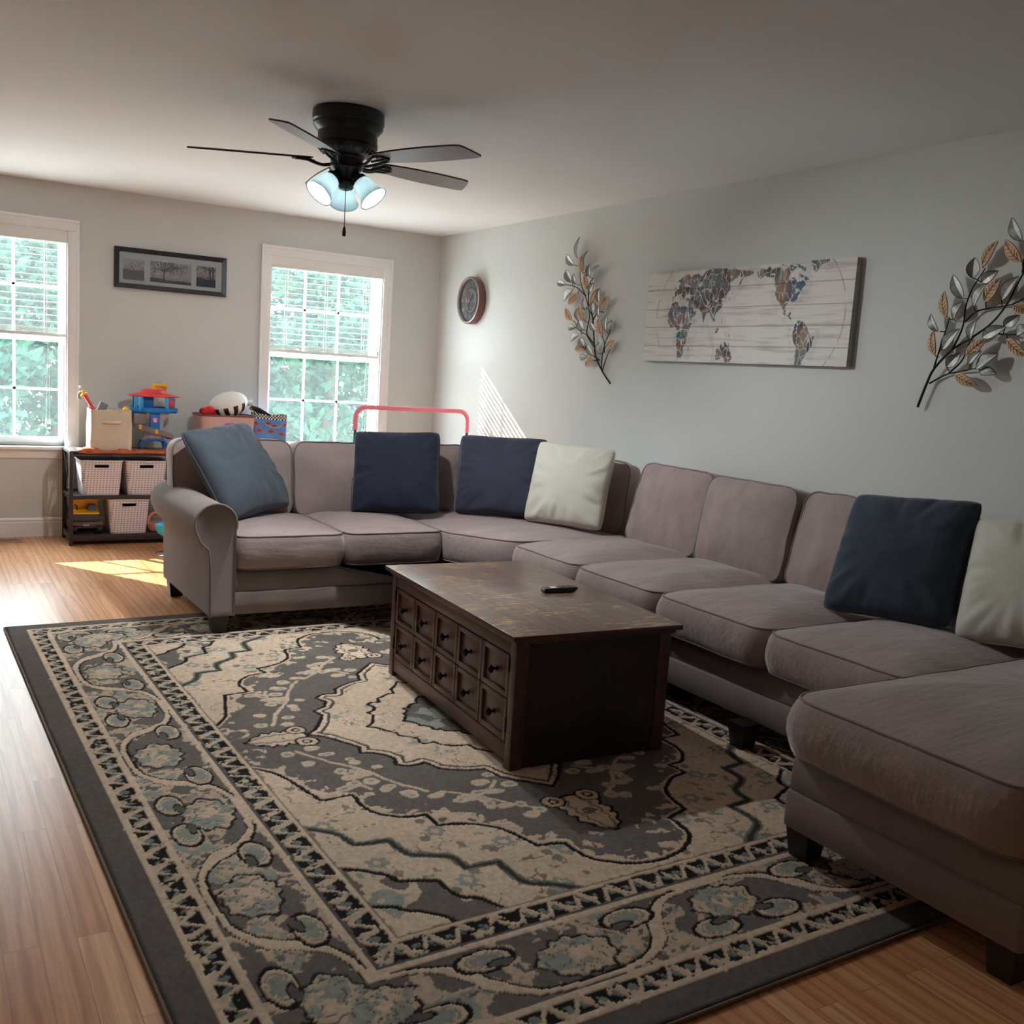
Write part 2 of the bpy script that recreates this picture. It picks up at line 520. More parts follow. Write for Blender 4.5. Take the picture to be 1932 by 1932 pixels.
# ------------------------------------------------------------------ mesh helpers
class MB:
    """collects boxes, tubes, prisms, lathes; link() makes ONE mesh object of them"""
    def __init__(s):
        s.v = []
        s.f = []
        s.mi = []
        s.cur = 0
    def add(s, vs, fs):
        o = len(s.v)
        s.v += [tuple(p) for p in vs]
        s.f += [tuple(i+o for i in f) for f in fs]
        s.mi += [s.cur]*len(fs)
        return s
    def box(s, x0, x1, y0, y1, z0, z1):
        vs = [(x, y, z) for x in (x0, x1) for y in (y0, y1) for z in (z0, z1)]
        return s.add(vs, [(0, 1, 3, 2), (4, 6, 7, 5), (0, 4, 5, 1), (2, 3, 7, 6), (0, 2, 6, 4), (1, 5, 7, 3)])
    def rbox(s, x0, x1, y0, y1, z0, z1, b=0.004, seg=2):
        bm = bmesh.new()
        bmesh.ops.create_cube(bm, size=1)
        for v in bm.verts:
            v.co = ((x0+x1)/2+v.co.x*(x1-x0), (y0+y1)/2+v.co.y*(y1-y0), (z0+z1)/2+v.co.z*(z1-z0))
        bmesh.ops.bevel(bm, geom=bm.edges[:], offset=b, segments=seg, affect='EDGES', profile=0.5)
        bm.verts.index_update()
        s.add([v.co[:] for v in bm.verts], [[v.index for v in f.verts] for f in bm.faces])
        bm.free()
        return s
    def tube(s, pts, r, n=8, caps=True, closed=False):
        pts = [Vector(p) for p in pts]
        k = len(pts)
        rs = r if isinstance(r, (list, tuple)) else [r]*k
        rings = []
        prev = None
        for i, p in enumerate(pts):
            if closed:
                t = (pts[(i+1) % k]-pts[i-1]).normalized()
            else:
                t = (pts[min(i+1, k-1)]-pts[max(i-1, 0)]).normalized()
            if prev is None:
                a = Vector((0, 0, 1)) if abs(t.z) < 0.9 else Vector((1, 0, 0))
                u = t.cross(a).normalized()
            else:
                u = (prev-t*prev.dot(t)).normalized()
            prev = u
            w = t.cross(u)
            rings.append([p+(u*math.cos(2*math.pi*j/n)+w*math.sin(2*math.pi*j/n))*rs[i] for j in range(n)])
        vs = [q for rr in rings for q in rr]
        fs = []
        for i in range(k if closed else k-1):
            i2 = (i+1) % k
            for j in range(n):
                fs.append((i*n+j, i*n+(j+1) % n, i2*n+(j+1) % n, i2*n+j))
        if caps and not closed:
            fs.append(tuple(range(n))[::-1])
            fs.append(tuple((k-1)*n+j for j in range(n)))
        return s.add(vs, fs)
    def lathe(s, prof, c=(0, 0, 0), n=32, axis='z', m=None, caps=True):
        """prof: list of (radius, height)"""
        vs = []
        for r, h in prof:
            for j in range(n):
                a = 2*math.pi*j/n
                p = Vector((r*math.cos(a), r*math.sin(a), h))
                if axis == 'x':
                    p = Vector((p.z, p.x, p.y))
                elif axis == 'y':
                    p = Vector((p.x, p.z, p.y))
                if m is not None:
                    p = m @ p
                vs.append(p+Vector(c))
        k = len(prof)
        fs = []
        for i in range(k-1):
            for j in range(n):
                fs.append((i*n+j, i*n+(j+1) % n, (i+1)*n+(j+1) % n, (i+1)*n+j))
        if caps:
            fs.append(tuple(range(n))[::-1])
            fs.append(tuple((k-1)*n+j for j in range(n)))
        return s.add(vs, fs)
    def prism(s, poly, h0, h1, axis='z'):
        """extrude a 2D polygon; axis z: (x,y)->z ; y: (x,z)->y ; x: (y,z)->x"""
        n = len(poly)
        def P(a, b, h):
            return (a, b, h) if axis == 'z' else ((a, h, b) if axis == 'y' else (h, a, b))
        vs = [P(a, b, h0) for a, b in poly]+[P(a, b, h1) for a, b in poly]
        fs = [tuple(range(n))[::-1], tuple(range(n, 2*n))]
        fs += [(i, (i+1) % n, n+(i+1) % n, n+i) for i in range(n)]
        return s.add(vs, fs)
    def sphere(s, c, r, n=16, k=10, sc=(1, 1, 1)):
        prof = [(max(1e-4, math.sin(math.pi*i/k))*r, -math.cos(math.pi*i/k)*r) for i in range(k+1)]
        return s.lathe(prof, c, n, m=Matrix.Diagonal(Vector(sc)))
    def link(s, name, mats, parent=None, smooth=None, bevel=0.0, solid=0.0, sub=0):
        me = bpy.data.meshes.new(name)
        me.from_pydata(s.v, [], s.f)
        bm = bmesh.new()
        bm.from_mesh(me)
        bmesh.ops.recalc_face_normals(bm, faces=bm.faces[:])
        bm.to_mesh(me)
        bm.free()
        mats = mats if isinstance(mats, list) else [mats]
        for q in mats:
            me.materials.append(M[q] if isinstance(q, str) else q)
        if len(mats) > 1:
            me.polygons.foreach_set('material_index', s.mi)
        if smooth is not None:
            me.polygons.foreach_set('use_smooth', [True]*len(me.polygons))
            if smooth < 180:
                me.set_sharp_from_angle(angle=R(smooth))
        o = bpy.data.objects.new(name, me)
        COL.objects.link(o)
        if parent is not None:
            o.parent = parent
        if solid:
            md = o.modifiers.new('thickness', 'SOLIDIFY')
            md.thickness = solid
            md.offset = 0
        if sub:
            md = o.modifiers.new('subdivision', 'SUBSURF')
            md.levels = sub
            md.render_levels = sub
        if bevel:
            md = o.modifiers.new('bevel', 'BEVEL')
            md.width = bevel
            md.segments = 2
            md.limit_method = 'ANGLE'
        return o

def tag(o, label=None, cat=None, group=None, kind=None):
    if label: o['label'] = label
    if cat: o['category'] = cat
    if group: o['group'] = group
    if kind: o['kind'] = kind
    return o
def thing(name, label, cat, loc=(0, 0, 0), rz=0.0, group=None):
    o = bpy.data.objects.new(name, None)
    o.empty_display_size = 0.1
    COL.objects.link(o)
    o.location = loc
    o.rotation_euler = (0, 0, rz)
    return tag(o, label, cat, group)
def struct(mb, name, mats, parent=None, **k):
    o = mb.link(name, mats, parent, **k)
    if parent is None: o['kind'] = 'structure'
    return o
def copy_tree(o, parent=None):
    c = o.copy()
    COL.objects.link(c)
    if parent is not None: c.parent = parent
    for ch in o.children: copy_tree(ch, c)
    return c

def catmull(pts, k=6, closed=False):
    pts = [np.array(p, float) for p in pts]
    n = len(pts)
    out = []
    for i in range(n if closed else n-1):
        if closed:
            p0, p1, p2, p3 = pts[i-1], pts[i], pts[(i+1) % n], pts[(i+2) % n]
        else:
            p0, p1, p2, p3 = pts[max(i-1, 0)], pts[i], pts[i+1], pts[min(i+2, n-1)]
        for j in range(k):
            t = j/k
            out.append(0.5*((2*p1)+(-p0+p2)*t+(2*p0-5*p1+4*p2-p3)*t*t+(-p0+3*p1-3*p2+p3)*t**3))
    if not closed: out.append(pts[-1])
    return [tuple(p) for p in out]

def rpoly(poly, r, seg=6):
    """round the corners of a 2D polygon"""
    out = []
    n = len(poly)
    for i in range(n):
        p = np.array(poly[i], float)
        a = np.array(poly[i-1], float)-p
        b = np.array(poly[(i+1) % n], float)-p
        la, lb = np.linalg.norm(a), np.linalg.norm(b)
        q = min(r, la*0.45, lb*0.45)
        s, e = p+a/la*q, p+b/lb*q
        for j in range(seg+1):
            t = j/seg
            out.append(tuple((1-t)**2*s+2*t*(1-t)*p+t*t*e))
    return out

def resample(poly, n):
    P = np.array(list(poly)+[poly[0]], float)
    d = np.r_[0, np.cumsum(np.linalg.norm(np.diff(P, axis=0), axis=1))]
    t = np.linspace(0, d[-1], n, endpoint=False)
    return np.c_[np.interp(t, d, P[:, 0]), np.interp(t, d, P[:, 1])]

def vn(x, y, seed=0):
    """value noise 0..1 on numpy arrays"""
    xi = np.floor(x).astype(np.int64)
    yi = np.floor(y).astype(np.int64)
    fx = x-xi
    fy = y-yi
    fx = fx*fx*(3-2*fx)
    fy = fy*fy*(3-2*fy)
    def h(a, b):
        k = (a*374761393+b*668265263+seed*974634777) & 0x7fffffff
        k = ((k ^ (k >> 13))*1274126177) & 0x7fffffff
        k = k ^ (k >> 16)
        return (k & 0xffff)/65535.0
    return (h(xi, yi)*(1-fx)+h(xi+1, yi)*fx)*(1-fy)+(h(xi, yi+1)*(1-fx)+h(xi+1, yi+1)*fx)*fy
def fbm(x, y, seed=0, o=3):
    s = 0
    a = 0.5
    for i in range(o):
        s = s+a*vn(x*2**i, y*2**i, seed+i)
        a *= 0.5
    return s/(1-0.5**o)

def inpoly(x, y, poly):
    r = np.zeros(x.shape, bool)
    n = len(poly)
    for i in range(n):
        x1, y1 = poly[i]
        x2, y2 = poly[(i+1) % n]
        if y1 == y2: continue
        c = ((y1 > y) != (y2 > y)) & (x < (x2-x1)*(y-y1)/(y2-y1)+x1)
        r ^= c
    return r
def dpoly(x, y, pts, closed=False, lim=0.1):
    d = np.full(x.shape, 9.0)
    k = len(pts)
    for i in range(k if closed else k-1):
        x1, y1 = pts[i][:2]
        x2, y2 = pts[(i+1) % k][:2]
        dx, dy = x2-x1, y2-y1
        L2 = dx*dx+dy*dy+1e-12
        t = np.clip(((x-x1)*dx+(y-y1)*dy)/L2, 0, 1)
        d = np.minimum(d, np.hypot(x-x1-t*dx, y-y1-t*dy))
    return d

def dyed_grid(name, P, colors, material, parent=None, extra=None):
    """P: (ny,nx,3) positions, colors: (ny,nx,3) sRGB 0-255; one mesh with its dye colours per vertex"""
    ny, nx = P.shape[:2]
    me = bpy.data.meshes.new(name)
    idx = np.arange(ny*nx).reshape(ny, nx)
    q = np.stack([idx[:-1, :-1], idx[:-1, 1:], idx[1:, 1:], idx[1:, :-1]], -1).reshape(-1, 4)
    me.vertices.add(ny*nx)
    me.vertices.foreach_set('co', P.reshape(-1).astype(np.float32))
    me.loops.add(q.size)
    me.loops.foreach_set('vertex_index', q.reshape(-1).astype(np.int32))
    me.polygons.add(len(q))
    me.polygons.foreach_set('loop_start', np.arange(0, q.size, 4, dtype=np.int32))
    me.polygons.foreach_set('use_smooth', np.ones(len(q), bool))
    me.update(calc_edges=True)
    a = me.attributes.new('dye', 'FLOAT_COLOR', 'POINT')
    c = np.clip(colors.reshape(-1, 3)/255.0, 0, 1)
    c = np.where(c <= 0.04045, c/12.92, ((c+0.055)/1.055)**2.4)
    a.data.foreach_set('color', np.c_[c, np.ones(len(c))].astype(np.float32).reshape(-1))
    me.materials.append(material)
    o = bpy.data.objects.new(name, me)
    COL.objects.link(o)
    if parent is not None: o.parent = parent
    return o

# ------------------------------------------------------------------ room shell
XL, YB, H = -6.6, -9.6, 2.44
WINS = [(-3.80, -2.86), (-1.44, -0.50)]       # clear openings of the two far windows (x)
WZ0, WZ1 = 0.64, 2.13
WT = 0.16
struct(MB().box(XL-0.1, 0.1, YB-0.1, WT, -0.1, 0.0), 'floor', 'floor')
struct(MB().box(XL-0.1, 0.1, YB-0.1, WT, H, H+0.12), 'ceiling', 'ceiling')
w = MB()
xs = [XL-0.1]+[q for a in WINS for q in a]+[0.1]
for i in range(0, len(xs), 2):
    w.box(xs[i], xs[i+1], 0, WT, 0, H)
for a, b in WINS:
    w.box(a, b, 0, WT, 0, WZ0)
    w.box(a, b, 0, WT, WZ1, H)
struct(w, 'wall_far', 'wall')
struct(MB().box(0, 0.12, YB-0.1, 0, 0, H), 'wall_right', 'wall')
struct(MB().box(XL-0.1, XL, YB-0.1, 0, 0, H), 'wall_left', 'wall')
struct(MB().box(XL-0.1, 0.1, YB-0.1, YB, 0, H), 'wall_back', 'wall')

def base_profile():
    return [(0, 0), (0.014, 0), (0.014, 0.100), (0.010, 0.106), (0.010, 0.112), (0.016, 0.118), (0.012, 0.128), (0.006, 0.134), (0, 0.134)]
def baseboard(name, axis, side, a, b):
    mb = MB()
    pr = base_profile()
    if axis == 'x':   # runs along x on the wall y=side, into -y
        n = len(pr)
        vs = [(a, side-d, z) for d, z in pr]+[(b, side-d, z) for d, z in pr]
    else:             # runs along y on wall x=side; d towards room (sign by side)
        sg = -1 if side > -1 else 1
        n = len(pr)
        vs = [(side+sg*d, a, z) for d, z in pr]+[(side+sg*d, b, z) for d, z in pr]
    mb.add(vs, [tuple(range(n)), tuple(range(n, 2*n))]+[(i, (i+1) % n, n+(i+1) % n, n+i) for i in range(n)])
    struct(mb, name, 'trim')
baseboard('baseboard_far', 'x', 0, XL+0.015, -0.015)
baseboard('baseboard_right', 'y', 0, YB, 0)
baseboard('baseboard_left', 'y', XL, YB, 0)

# ------------------------------------------------------------------ windows
def window(idx, x0, x1):
    cw = 0.07
    win = bpy.data.objects.new('window_%d' % idx, None)
    COL.objects.link(win)
    win['kind'] = 'structure'
    win.location = ((x0+x1)/2, 0, 0)
    def part(mb, name, mt, **k):
        mb.v = [(x-(x0+x1)/2, y, z) for x, y, z in mb.v]
        return mb.link(name, mt, win, **k)
    c = MB()                                   # casing with a stepped profile
    for a, b in ((x0-cw, x0+0.004), (x1-0.004, x1+cw)):
        c.rbox(a, b, -0.016, 0.0, WZ0-0.02, WZ1-0.004, 0.002)
    c.rbox(x0-cw, x1+cw, -0.016, 0.0, WZ1-0.004, WZ1+cw, 0.003)
    for a, b in ((x0-cw-0.002, x0-cw+0.018), (x1+cw-0.018, x1+cw+0.002)):
        c.rbox(a, b, -0.0235, 0.0, WZ0-0.02, WZ1+cw-0.018, 0.003)
    c.rbox(x0-cw-0.002, x1+cw+0.002, -0.024, 0.0, WZ1+cw-0.018, WZ1+cw+0.002, 0.004)
    part(c, 'casing', 'trim', smooth=40)
    s = MB().rbox(x0-cw-0.02, x1+cw+0.02, -0.06, 0.09, WZ0-0.022, WZ0, 0.006)
    part(s, 'sill', 'trim', smooth=40)
    a = MB().rbox(x0-cw, x1+cw, -0.018, 0, WZ0-0.085, WZ0-0.022, 0.004)
    part(a, 'apron', 'trim', smooth=40)
    j = MB()
    j.box(x0-0.004, x0+0.014, -0.002, WT, WZ0, WZ1)
    j.box(x1-0.014, x1+0.004, -0.002, WT, WZ0, WZ1)
    j.box(x0, x1, -0.002, WT, WZ1-0.014, WZ1+0.004)
    j.box(x0, x1, 0.09, WT, WZ0-0.004, WZ0+0.016)
    part(j, 'jamb', 'trim')
    zm = 1.385
    def sash(name, y, z0, z1):
        st, e0, e1 = 0.034, x0+0.014, x1-0.014
        f = MB()
        f.rbox(e0, e0+st, y, y+0.032, z0, z1, 0.003)
        f.rbox(e1-st, e1, y, y+0.032, z0, z1, 0.003)
        f.rbox(e0+st, e1-st, y+0.001, y+0.031, z0, z0+0.045, 0.002)
        f.rbox(e0+st, e1-st, y+0.001, y+0.031, z1-0.036, z1, 0.002)
        o = part(f, name, 'vinyl', smooth=40)
        g = MB()
        gx0, gx1, gz0, gz1 = e0+st, e1-st, z0+0.045, z1-0.036
        for k in (1, 2):
            xx = gx0+(gx1-gx0)*k/3
            g.box(xx-0.009, xx+0.009, y+0.012, y+0.021, gz0, gz1)
        zz = (gz0+gz1)/2
        g.box(gx0, gx1, y+0.012, y+0.021, zz-0.009, zz+0.009)
        q = part(g, 'muntin_grid', 'pvc')
        p = MB().add([(gx0, y+0.023, gz0), (gx1, y+0.023, gz0), (gx1, y+0.023, gz1), (gx0, y+0.023, gz1)], [(0, 1, 2, 3)])
        part(p, 'glass_pane', 'glass')
    sash('upper_sash', 0.118, zm-0.02, WZ1-0.012)
    sash('lower_sash', 0.082, WZ0+0.012, zm+0.02)
    return win
for i, (a, b) in enumerate(WINS): window(i+1, a, b)

# ------------------------------------------------------------------ blinds
def blind(x0, x1, label):
    b = thing('window_blind', label, 'blind', ((x0+x1)/2, 0.04, WZ1), group='white blinds pulled halfway up in the windows')
    hw = (x1-x0)/2-0.006
    MB().rbox(-hw, hw, -0.034, 0.028, -0.052, -0.003, 0.003).link('head_rail', 'blind', b, smooth=40)
    v = MB().rbox(-hw-0.004, hw+0.004, -0.046, -0.036, -0.088, -0.001, 0.003)
    v.rbox(-hw-0.004, hw+0.004, -0.050, -0.046, -0.088, -0.078, 0.002)
    v.link('valance', 'blind', b, smooth=40)
    zb = -0.725
    n = 13
    s = MB()
    sp = 0.0445
    for i in range(n):
        z = -0.092-i*sp
        t = 0.07
        dz = 0.0235*math.sin(t)
        dy = 0.0235*math.cos(t)
        s.add([(-hw, -dy, z-dz), (hw, -dy, z-dz), (hw, 0, z+0.0016), (-hw, 0, z+0.0016), (hw, dy, z+dz), (-hw, dy, z+dz),
               (-hw, -dy, z-dz-0.0022), (hw, -dy, z-dz-0.0022), (hw, 0, z-0.0008), (-hw, 0, z-0.0008), (hw, dy, z+dz-0.0022), (-hw, dy, z+dz-0.0022)],
              [(0, 1, 2, 3), (3, 2, 4, 5), (6, 9, 8, 7), (9, 11, 10, 8), (0, 6, 7, 1), (5, 4, 10, 11), (0, 3, 9, 6), (3, 5, 11, 9), (1, 7, 8, 2), (2, 8, 10, 4)])
    s.link('slats', 'pvc', b)
    st = MB()
    for i in range(6):
        z = zb+0.055-i*0.0062
        st.box(-hw, hw, -0.0235, 0.0235, z, z+0.0032)
    st.link('stacked_slats', 'pvc', b)
    MB().rbox(-hw, hw, -0.025, 0.025, zb-0.004, zb+0.018, 0.004).link('bottom_rail', 'blind', b, smooth=40)
    l = MB()
    for fx in (-0.70, 0.0, 0.70):
        for y in (-0.0255, 0.0255):
            l.tube([(fx*hw, y, -0.05), (fx*hw, y, zb+0.01)], 0.0011, 5)
        l.tube([(fx*hw+0.012, 0, -0.05), (fx*hw+0.012, 0, zb+0.01)], 0.0009, 5)
        l.tube([(fx*hw-0.010, -0.0255, zb+0.02), (fx*hw, -0.031, zb-0.006), (fx*hw+0.010, -0.0255, zb+0.02)], 0.0022, 5)
    l.link('ladder_cord', 'cord', b)
    for fx, ln in ((-0.74, 0.11), (0.74, 0.58)):
        c = MB()
        for d in (-0.006, 0.006):
            c.tube([(fx*hw+d, -0.052, -0.06), (fx*hw+d*0.7, -0.052, zb), (fx*hw+d*1.6, -0.052, zb-ln)], 0.0013, 5)
        o = c.link('pull_cord', 'cord', b)
        tm = MB()
        for d in (-0.010, 0.010):
            tm.lathe([(0.002, 0.022), (0.004, 0.016), (0.007, -0.010), (0.006, -0.016), (0.001, -0.017)], (fx*hw+d, -0.052, zb-ln-0.012), 10)
        tm.link('tassel', 'cord', o, smooth=60)
    return b
blind(WINS[0][0], WINS[0][1], 'white slatted blind half raised in the left window, cut by the photo edge')
blind(WINS[1][0], WINS[1][1], 'white slatted blind half raised in the window near the corner')

# ------------------------------------------------------------------ outdoors
g = MB().box(-60, 60, WT+0.02, 90, -0.75, -0.55)
o = g.link('lawn', 'grass')
tag(o, 'green lawn outside the windows', 'lawn', kind='structure')

o = MB().box(-14, 8, WT+0.02, 6.2, -0.56, -0.50).link('bounce_slab', 'concrete')  # out of view, added to throw daylight up onto the ceiling
tag(o, 'unseen pale concrete slab added below the windows to bounce daylight indoors', 'bounce slab', kind='structure')
def tree_mesh(seed, h, rad, n, lf):
    rnd = random.Random(seed)
    blobs = []
    for i in range(26):
        z = h*(0.06+0.9*rnd.random())
        k = rad*(1.0-0.45*(z/h))
        a = rnd.random()*6.283
        d = k*math.sqrt(rnd.random())*0.75
        blobs.append((d*math.cos(a), d*math.sin(a), z, rad*(0.30+0.25*rnd.random())))
    vs = []
    fs = []
    for i in range(n):
        bx, by, bz, br = blobs[rnd.randrange(len(blobs))]
        u = rnd.random()*2-1
        a = rnd.random()*6.283
        s = math.sqrt(1-u*u)
        r = br*(0.55+0.5*rnd.random())
        c = Vector((bx+r*s*math.cos(a), by+r*s*math.sin(a), max(0.02, bz+r*u*0.9)))
        d = Vector((rnd.gauss(0, 1), rnd.gauss(0, 1), rnd.gauss(-0.4, 0.7))).normalized()
        w = d.cross(Vector((rnd.gauss(0, 1), rnd.gauss(0, 1), rnd.gauss(0.8, 0.6)))).normalized()
        nn = d.cross(w)
        l = lf*(0.7+0.6*rnd.random())
        q = len(vs)
        vs += [c-d*l*0.5, c+w*l*0.27+nn*l*0.06, c+d*l*0.5, c-w*l*0.27+nn*l*0.06]
        fs += [(q, q+1, q+2), (q, q+2, q+3)]
    mb = MB()
    mb.add(vs, fs)
    tr = MB()
    tr.tube([(0, 0, 0), (0.05, 0, h*0.4), (0.0, 0.05, h*0.8)], [rad*0.09, rad*0.06, rad*0.02], 8)
    return mb, tr
def tree(name, label, loc, seed, h, rad, n, lf, mt, group):
    t = thing(name, label, 'tree', loc, group=group)
    a, b = tree_mesh(seed, h, rad, n, lf)
    me = a.link('foliage', mt, t)
    b.link('trunk', 'bark', t, smooth=60)
    return t
TREES = [(-3.4, 7.6, 3.4, 1.25), (-1.9, 8.8, 4.2, 1.5), (0.2, 9.6, 4.4, 1.6), (2.2, 8.4, 3.9, 1.45), (4.3, 9.0, 4.2, 1.5), (-5.6, 9.0, 4.3, 1.5)]
TL = ['broad leafed tree on the lawn at the left edge of the left window', 'tall leafy tree seen through the right half of the left window',
      'leafy tree beyond the left side of the corner window', 'leafy tree beyond the middle of the corner window',
      'leafy tree beyond the right side of the corner window', 'leafy tree beyond the left window, farthest left']
for i, (x, y, h, rd) in enumerate(TREES):
    tree('leafy_tree', TL[i], (x, y, -0.55), 40+i, h, rd, 5200, 0.17, 'leaf', 'trees on the lawn')
for i, (x, y) in enumerate(((-6.5, 14.5), (-3.0, 15.0), (0.6, 14.2), (4.2, 15.0), (7.8, 14.4))):
    tree('dark_tree', ['dark tree in the back row behind the left edge of the lawn', 'dark tree in the back row behind the left window trees',
                       'dark tree in the back row between the two windows', 'dark tree in the back row behind the corner window trees',
                       'dark tree in the back row farthest right'][i], (x, y, -0.55), 80+i, 6.6, 2.7, 6500, 0.27, 'leaf_dark', 'dark trees in the back row')
# ------------------------------------------------------------------ rug
def make_rug():
    RW, RL = 2.76, 3.70
    NX, NY = 532, 712
    u1 = np.linspace(0, RW, NX)
    v1 = np.linspace(0, RL, NY)
    U, V = np.meshgrid(u1, v1)
    # tufts make every line a little ragged
    wu = (fbm(U*38, V*38, 3)-0.5)*0.009+(fbm(U*6, V*6, 9)-0.5)*0.022
    wv = (fbm(U*38, V*38, 5)-0.5)*0.009+(fbm(U*6, V*6, 11)-0.5)*0.022
    u, v = U+wu, V+wv
    su, sv = u-RW/2, v-RL/2
    a, b = np.abs(su), np.abs(sv)
    d = np.minimum(RW/2-a, RL/2-b)
    dU = np.minimum(RW/2-np.abs(U-RW/2), RL/2-np.abs(V-RL/2))+(fbm(U*38, V*38, 3)-0.5)*0.008
    side = (RW/2-a) < (RL/2-b)
    s = np.where(side, sv, su)                      # runs along the border
    BEIGE = np.array((228, 204, 180.))
    GREY = np.array((122, 114, 109.))
    DARK = np.array((112, 104, 100.))
    BLACK = np.array((44, 40, 39.))
    SAGE = np.array((164, 168, 158.))
    SAGE2 = np.array((132, 142, 136.))
    C = np.zeros(U.shape+(3,))
    def put(mask, col):
        C[mask] = col
    n1 = fbm(U*14, V*14, 21)
    n2 = fbm(U*30, V*30, 31)
    n3 = fbm(U*60, V*60, 41)
    field = d > 0.53
    put(np.ones(U.shape, bool), BEIGE)
    # small scribbles over the beige ground
    sc = np.abs(fbm(U*11, V*11, 51)-0.5)
    put(field & (sc < 0.012) & (n1 > 0.5), np.array((146, 132, 116.)))
    put(field & (n2 > 0.70) & (n1 > 0.48), np.array((158, 146, 130.)))
    rf = random.Random(31)
    for _ in range(26):
        px, py = rf.uniform(0.05, 0.84), rf.uniform(0.3, 1.32)
        e = np.hypot(a-px, b-py)*(1+0.15*np.cos(6*np.arctan2(b-py, a-px)))
        put(field & (e < 0.030), SAGE)
        put(field & (e < 0.013), BEIGE)
        e2 = np.hypot(a-px-0.05, b-py-0.03)
        put(field & (e2 < 0.016), np.array((150, 138, 124.)))
    # zig-zag dark ground
    D = catmull([(0.86, 0.20), (0.80, 0.27), (0.761, 0.378), (0.725, 0.535)], 5) + \
        catmull([(0.626, 0.54), (0.625, 0.66), (0.56, 0.733), (0.483, 0.752)], 5) + \
        catmull([(0.487, 0.83), (0.40, 0.855), (0.32, 0.93), (0.286, 1.06)], 5) + \
        catmull([(0.20, 1.08), (0.185, 1.19), (0.10, 1.265), (0.0, 1.285)], 5)
    Dp = [(0, -0.1), (0.90, -0.1), (0.90, 0.20)]+D
    inD = inpoly(a, b, Dp)
    dD = dpoly(a, b, D)
    put(field & inD, GREY)
    flame = inD & (dD < 0.075) & (n2+0.25*n1 > 0.52+dD*4.2)
    put(field & flame, BEIGE*0.98)
    put(field & inD & (dD < 0.016), BEIGE)
    # sprays of blossom on the dark ground
    vines = [catmull([(0.66, 0.13), (0.60, 0.26), (0.53, 0.36), (0.47, 0.50), (0.40, 0.60)], 6),
             catmull([(0.36, 0.62), (0.27, 0.70), (0.20, 0.80), (0.13, 0.86)], 6),
             catmull([(0.53, 0.36), (0.58, 0.44), (0.56, 0.52)], 6), catmull([(0.27, 0.70), (0.20, 0.66), (0.16, 0.62)], 6)]
    spray = np.full(U.shape, 9.0)
    for q in vines: spray = np.minimum(spray, dpoly(a, b, q))
    put(field & inD & (spray < 0.007), BEIGE*0.96)
    rr = random.Random(5)
    for q in vines:
        for k in range(2, len(q), 3):
            for t in range(2):
                an = rr.random()*6.28
                px, py = q[k][0]+0.056*math.cos(an), q[k][1]+0.056*math.sin(an)
                e = np.hypot((a-px)/(0.019+0.010*rr.random()), (b-py)/(0.017+0.008*rr.random()))
                put(field & inD & (e < 1), BEIGE*0.97)
                if t: put(field & inD & (e < 0.45), SAGE)
    put(field & (np.abs(dD) < 0.0075), BLACK)
    # outer sage line and corner line
    O = catmull([(0.88, 0.66), (0.843, 0.70), (0.773, 0.76), (0.749, 0.842)], 5) + \
        catmull([(0.65, 0.856), (0.635, 0.95), (0.547, 1.01), (0.53, 1.089)], 5) + \
        catmull([(0.439, 1.10), (0.43, 1.222), (0.35, 1.28), (0.272, 1.347), (0.24, 1.42)], 5)
    dO = dpoly(a, b, O)
    put(field & (np.abs(dO) < 0.016), np.array((128, 132, 122.)))
    put(field & (np.abs(dO) < 0.008), np.array((74, 72, 68.)))
    Cn = catmull([(0.90, 0.90), (0.843, 0.948), (0.754, 1.019), (0.732, 1.079)], 5) + \
        catmull([(0.633, 1.118), (0.621, 1.21), (0.58, 1.242), (0.543, 1.338), (0.52, 1.42)], 5)
    inC = inpoly(a, b, Cn+[(0.52, 1.6), (1.1, 1.6), (1.1, 0.90)])
    put(field & inC, GREY)
    put(field & inC & (n1 > 0.52), BEIGE*0.97)
    put(field & inC & (n1 > 0.66), SAGE)
    A = [(0.90, 1.12), (0.84, 1.16), (0.79, 1.19), (0.77, 1.22), (0.72, 1.25), (0.68, 1.31), (0.66, 1.42)]
    inA = inpoly(a, b, catmull(A, 4)+[(1.2, 1.6), (1.2, 1.12)])
    put(field & inA, BEIGE)
    put(field & inA & (n1 > 0.62), SAGE)
    put(field & (dpoly(a, b, catmull(A, 4)) < 0.007), BLACK)
    put(field & (dpoly(a, b, Cn) < 0.008), BLACK)
    # medallion
    Md = catmull([(0.575, 0.0), (0.525, 0.04), (0.49, 0.10), (0.452, 0.172)], 4) + catmull([(0.465, 0.225), (0.41, 0.26), (0.375, 0.317)], 4) + \
        catmull([(0.395, 0.37), (0.36, 0.40), (0.305, 0.391)], 4) + catmull([(0.285, 0.45), (0.20, 0.505), (0.14, 0.52)], 4) + \
        catmull([(0.125, 0.60), (0.07, 0.66), (0.0, 0.735)], 4)
    Mp = [(0, -0.05), (0.575, -0.05)]+Md
    inM = inpoly(a, b, Mp)
    dM = dpoly(a, b, Md)
    put(inM, BEIGE*1.02)
    put(inM & (sc < 0.010) & (n1 > 0.45), np.array((150, 138, 124.)))
    put(inM & (n1 > 0.72) & (n2 > 0.5), SAGE*1.05)
    put((dM < 0.007) & (b > -1), BLACK)
    put(inM & (np.abs(dM-0.028) < 0.0055), np.array((96, 88, 80.)))
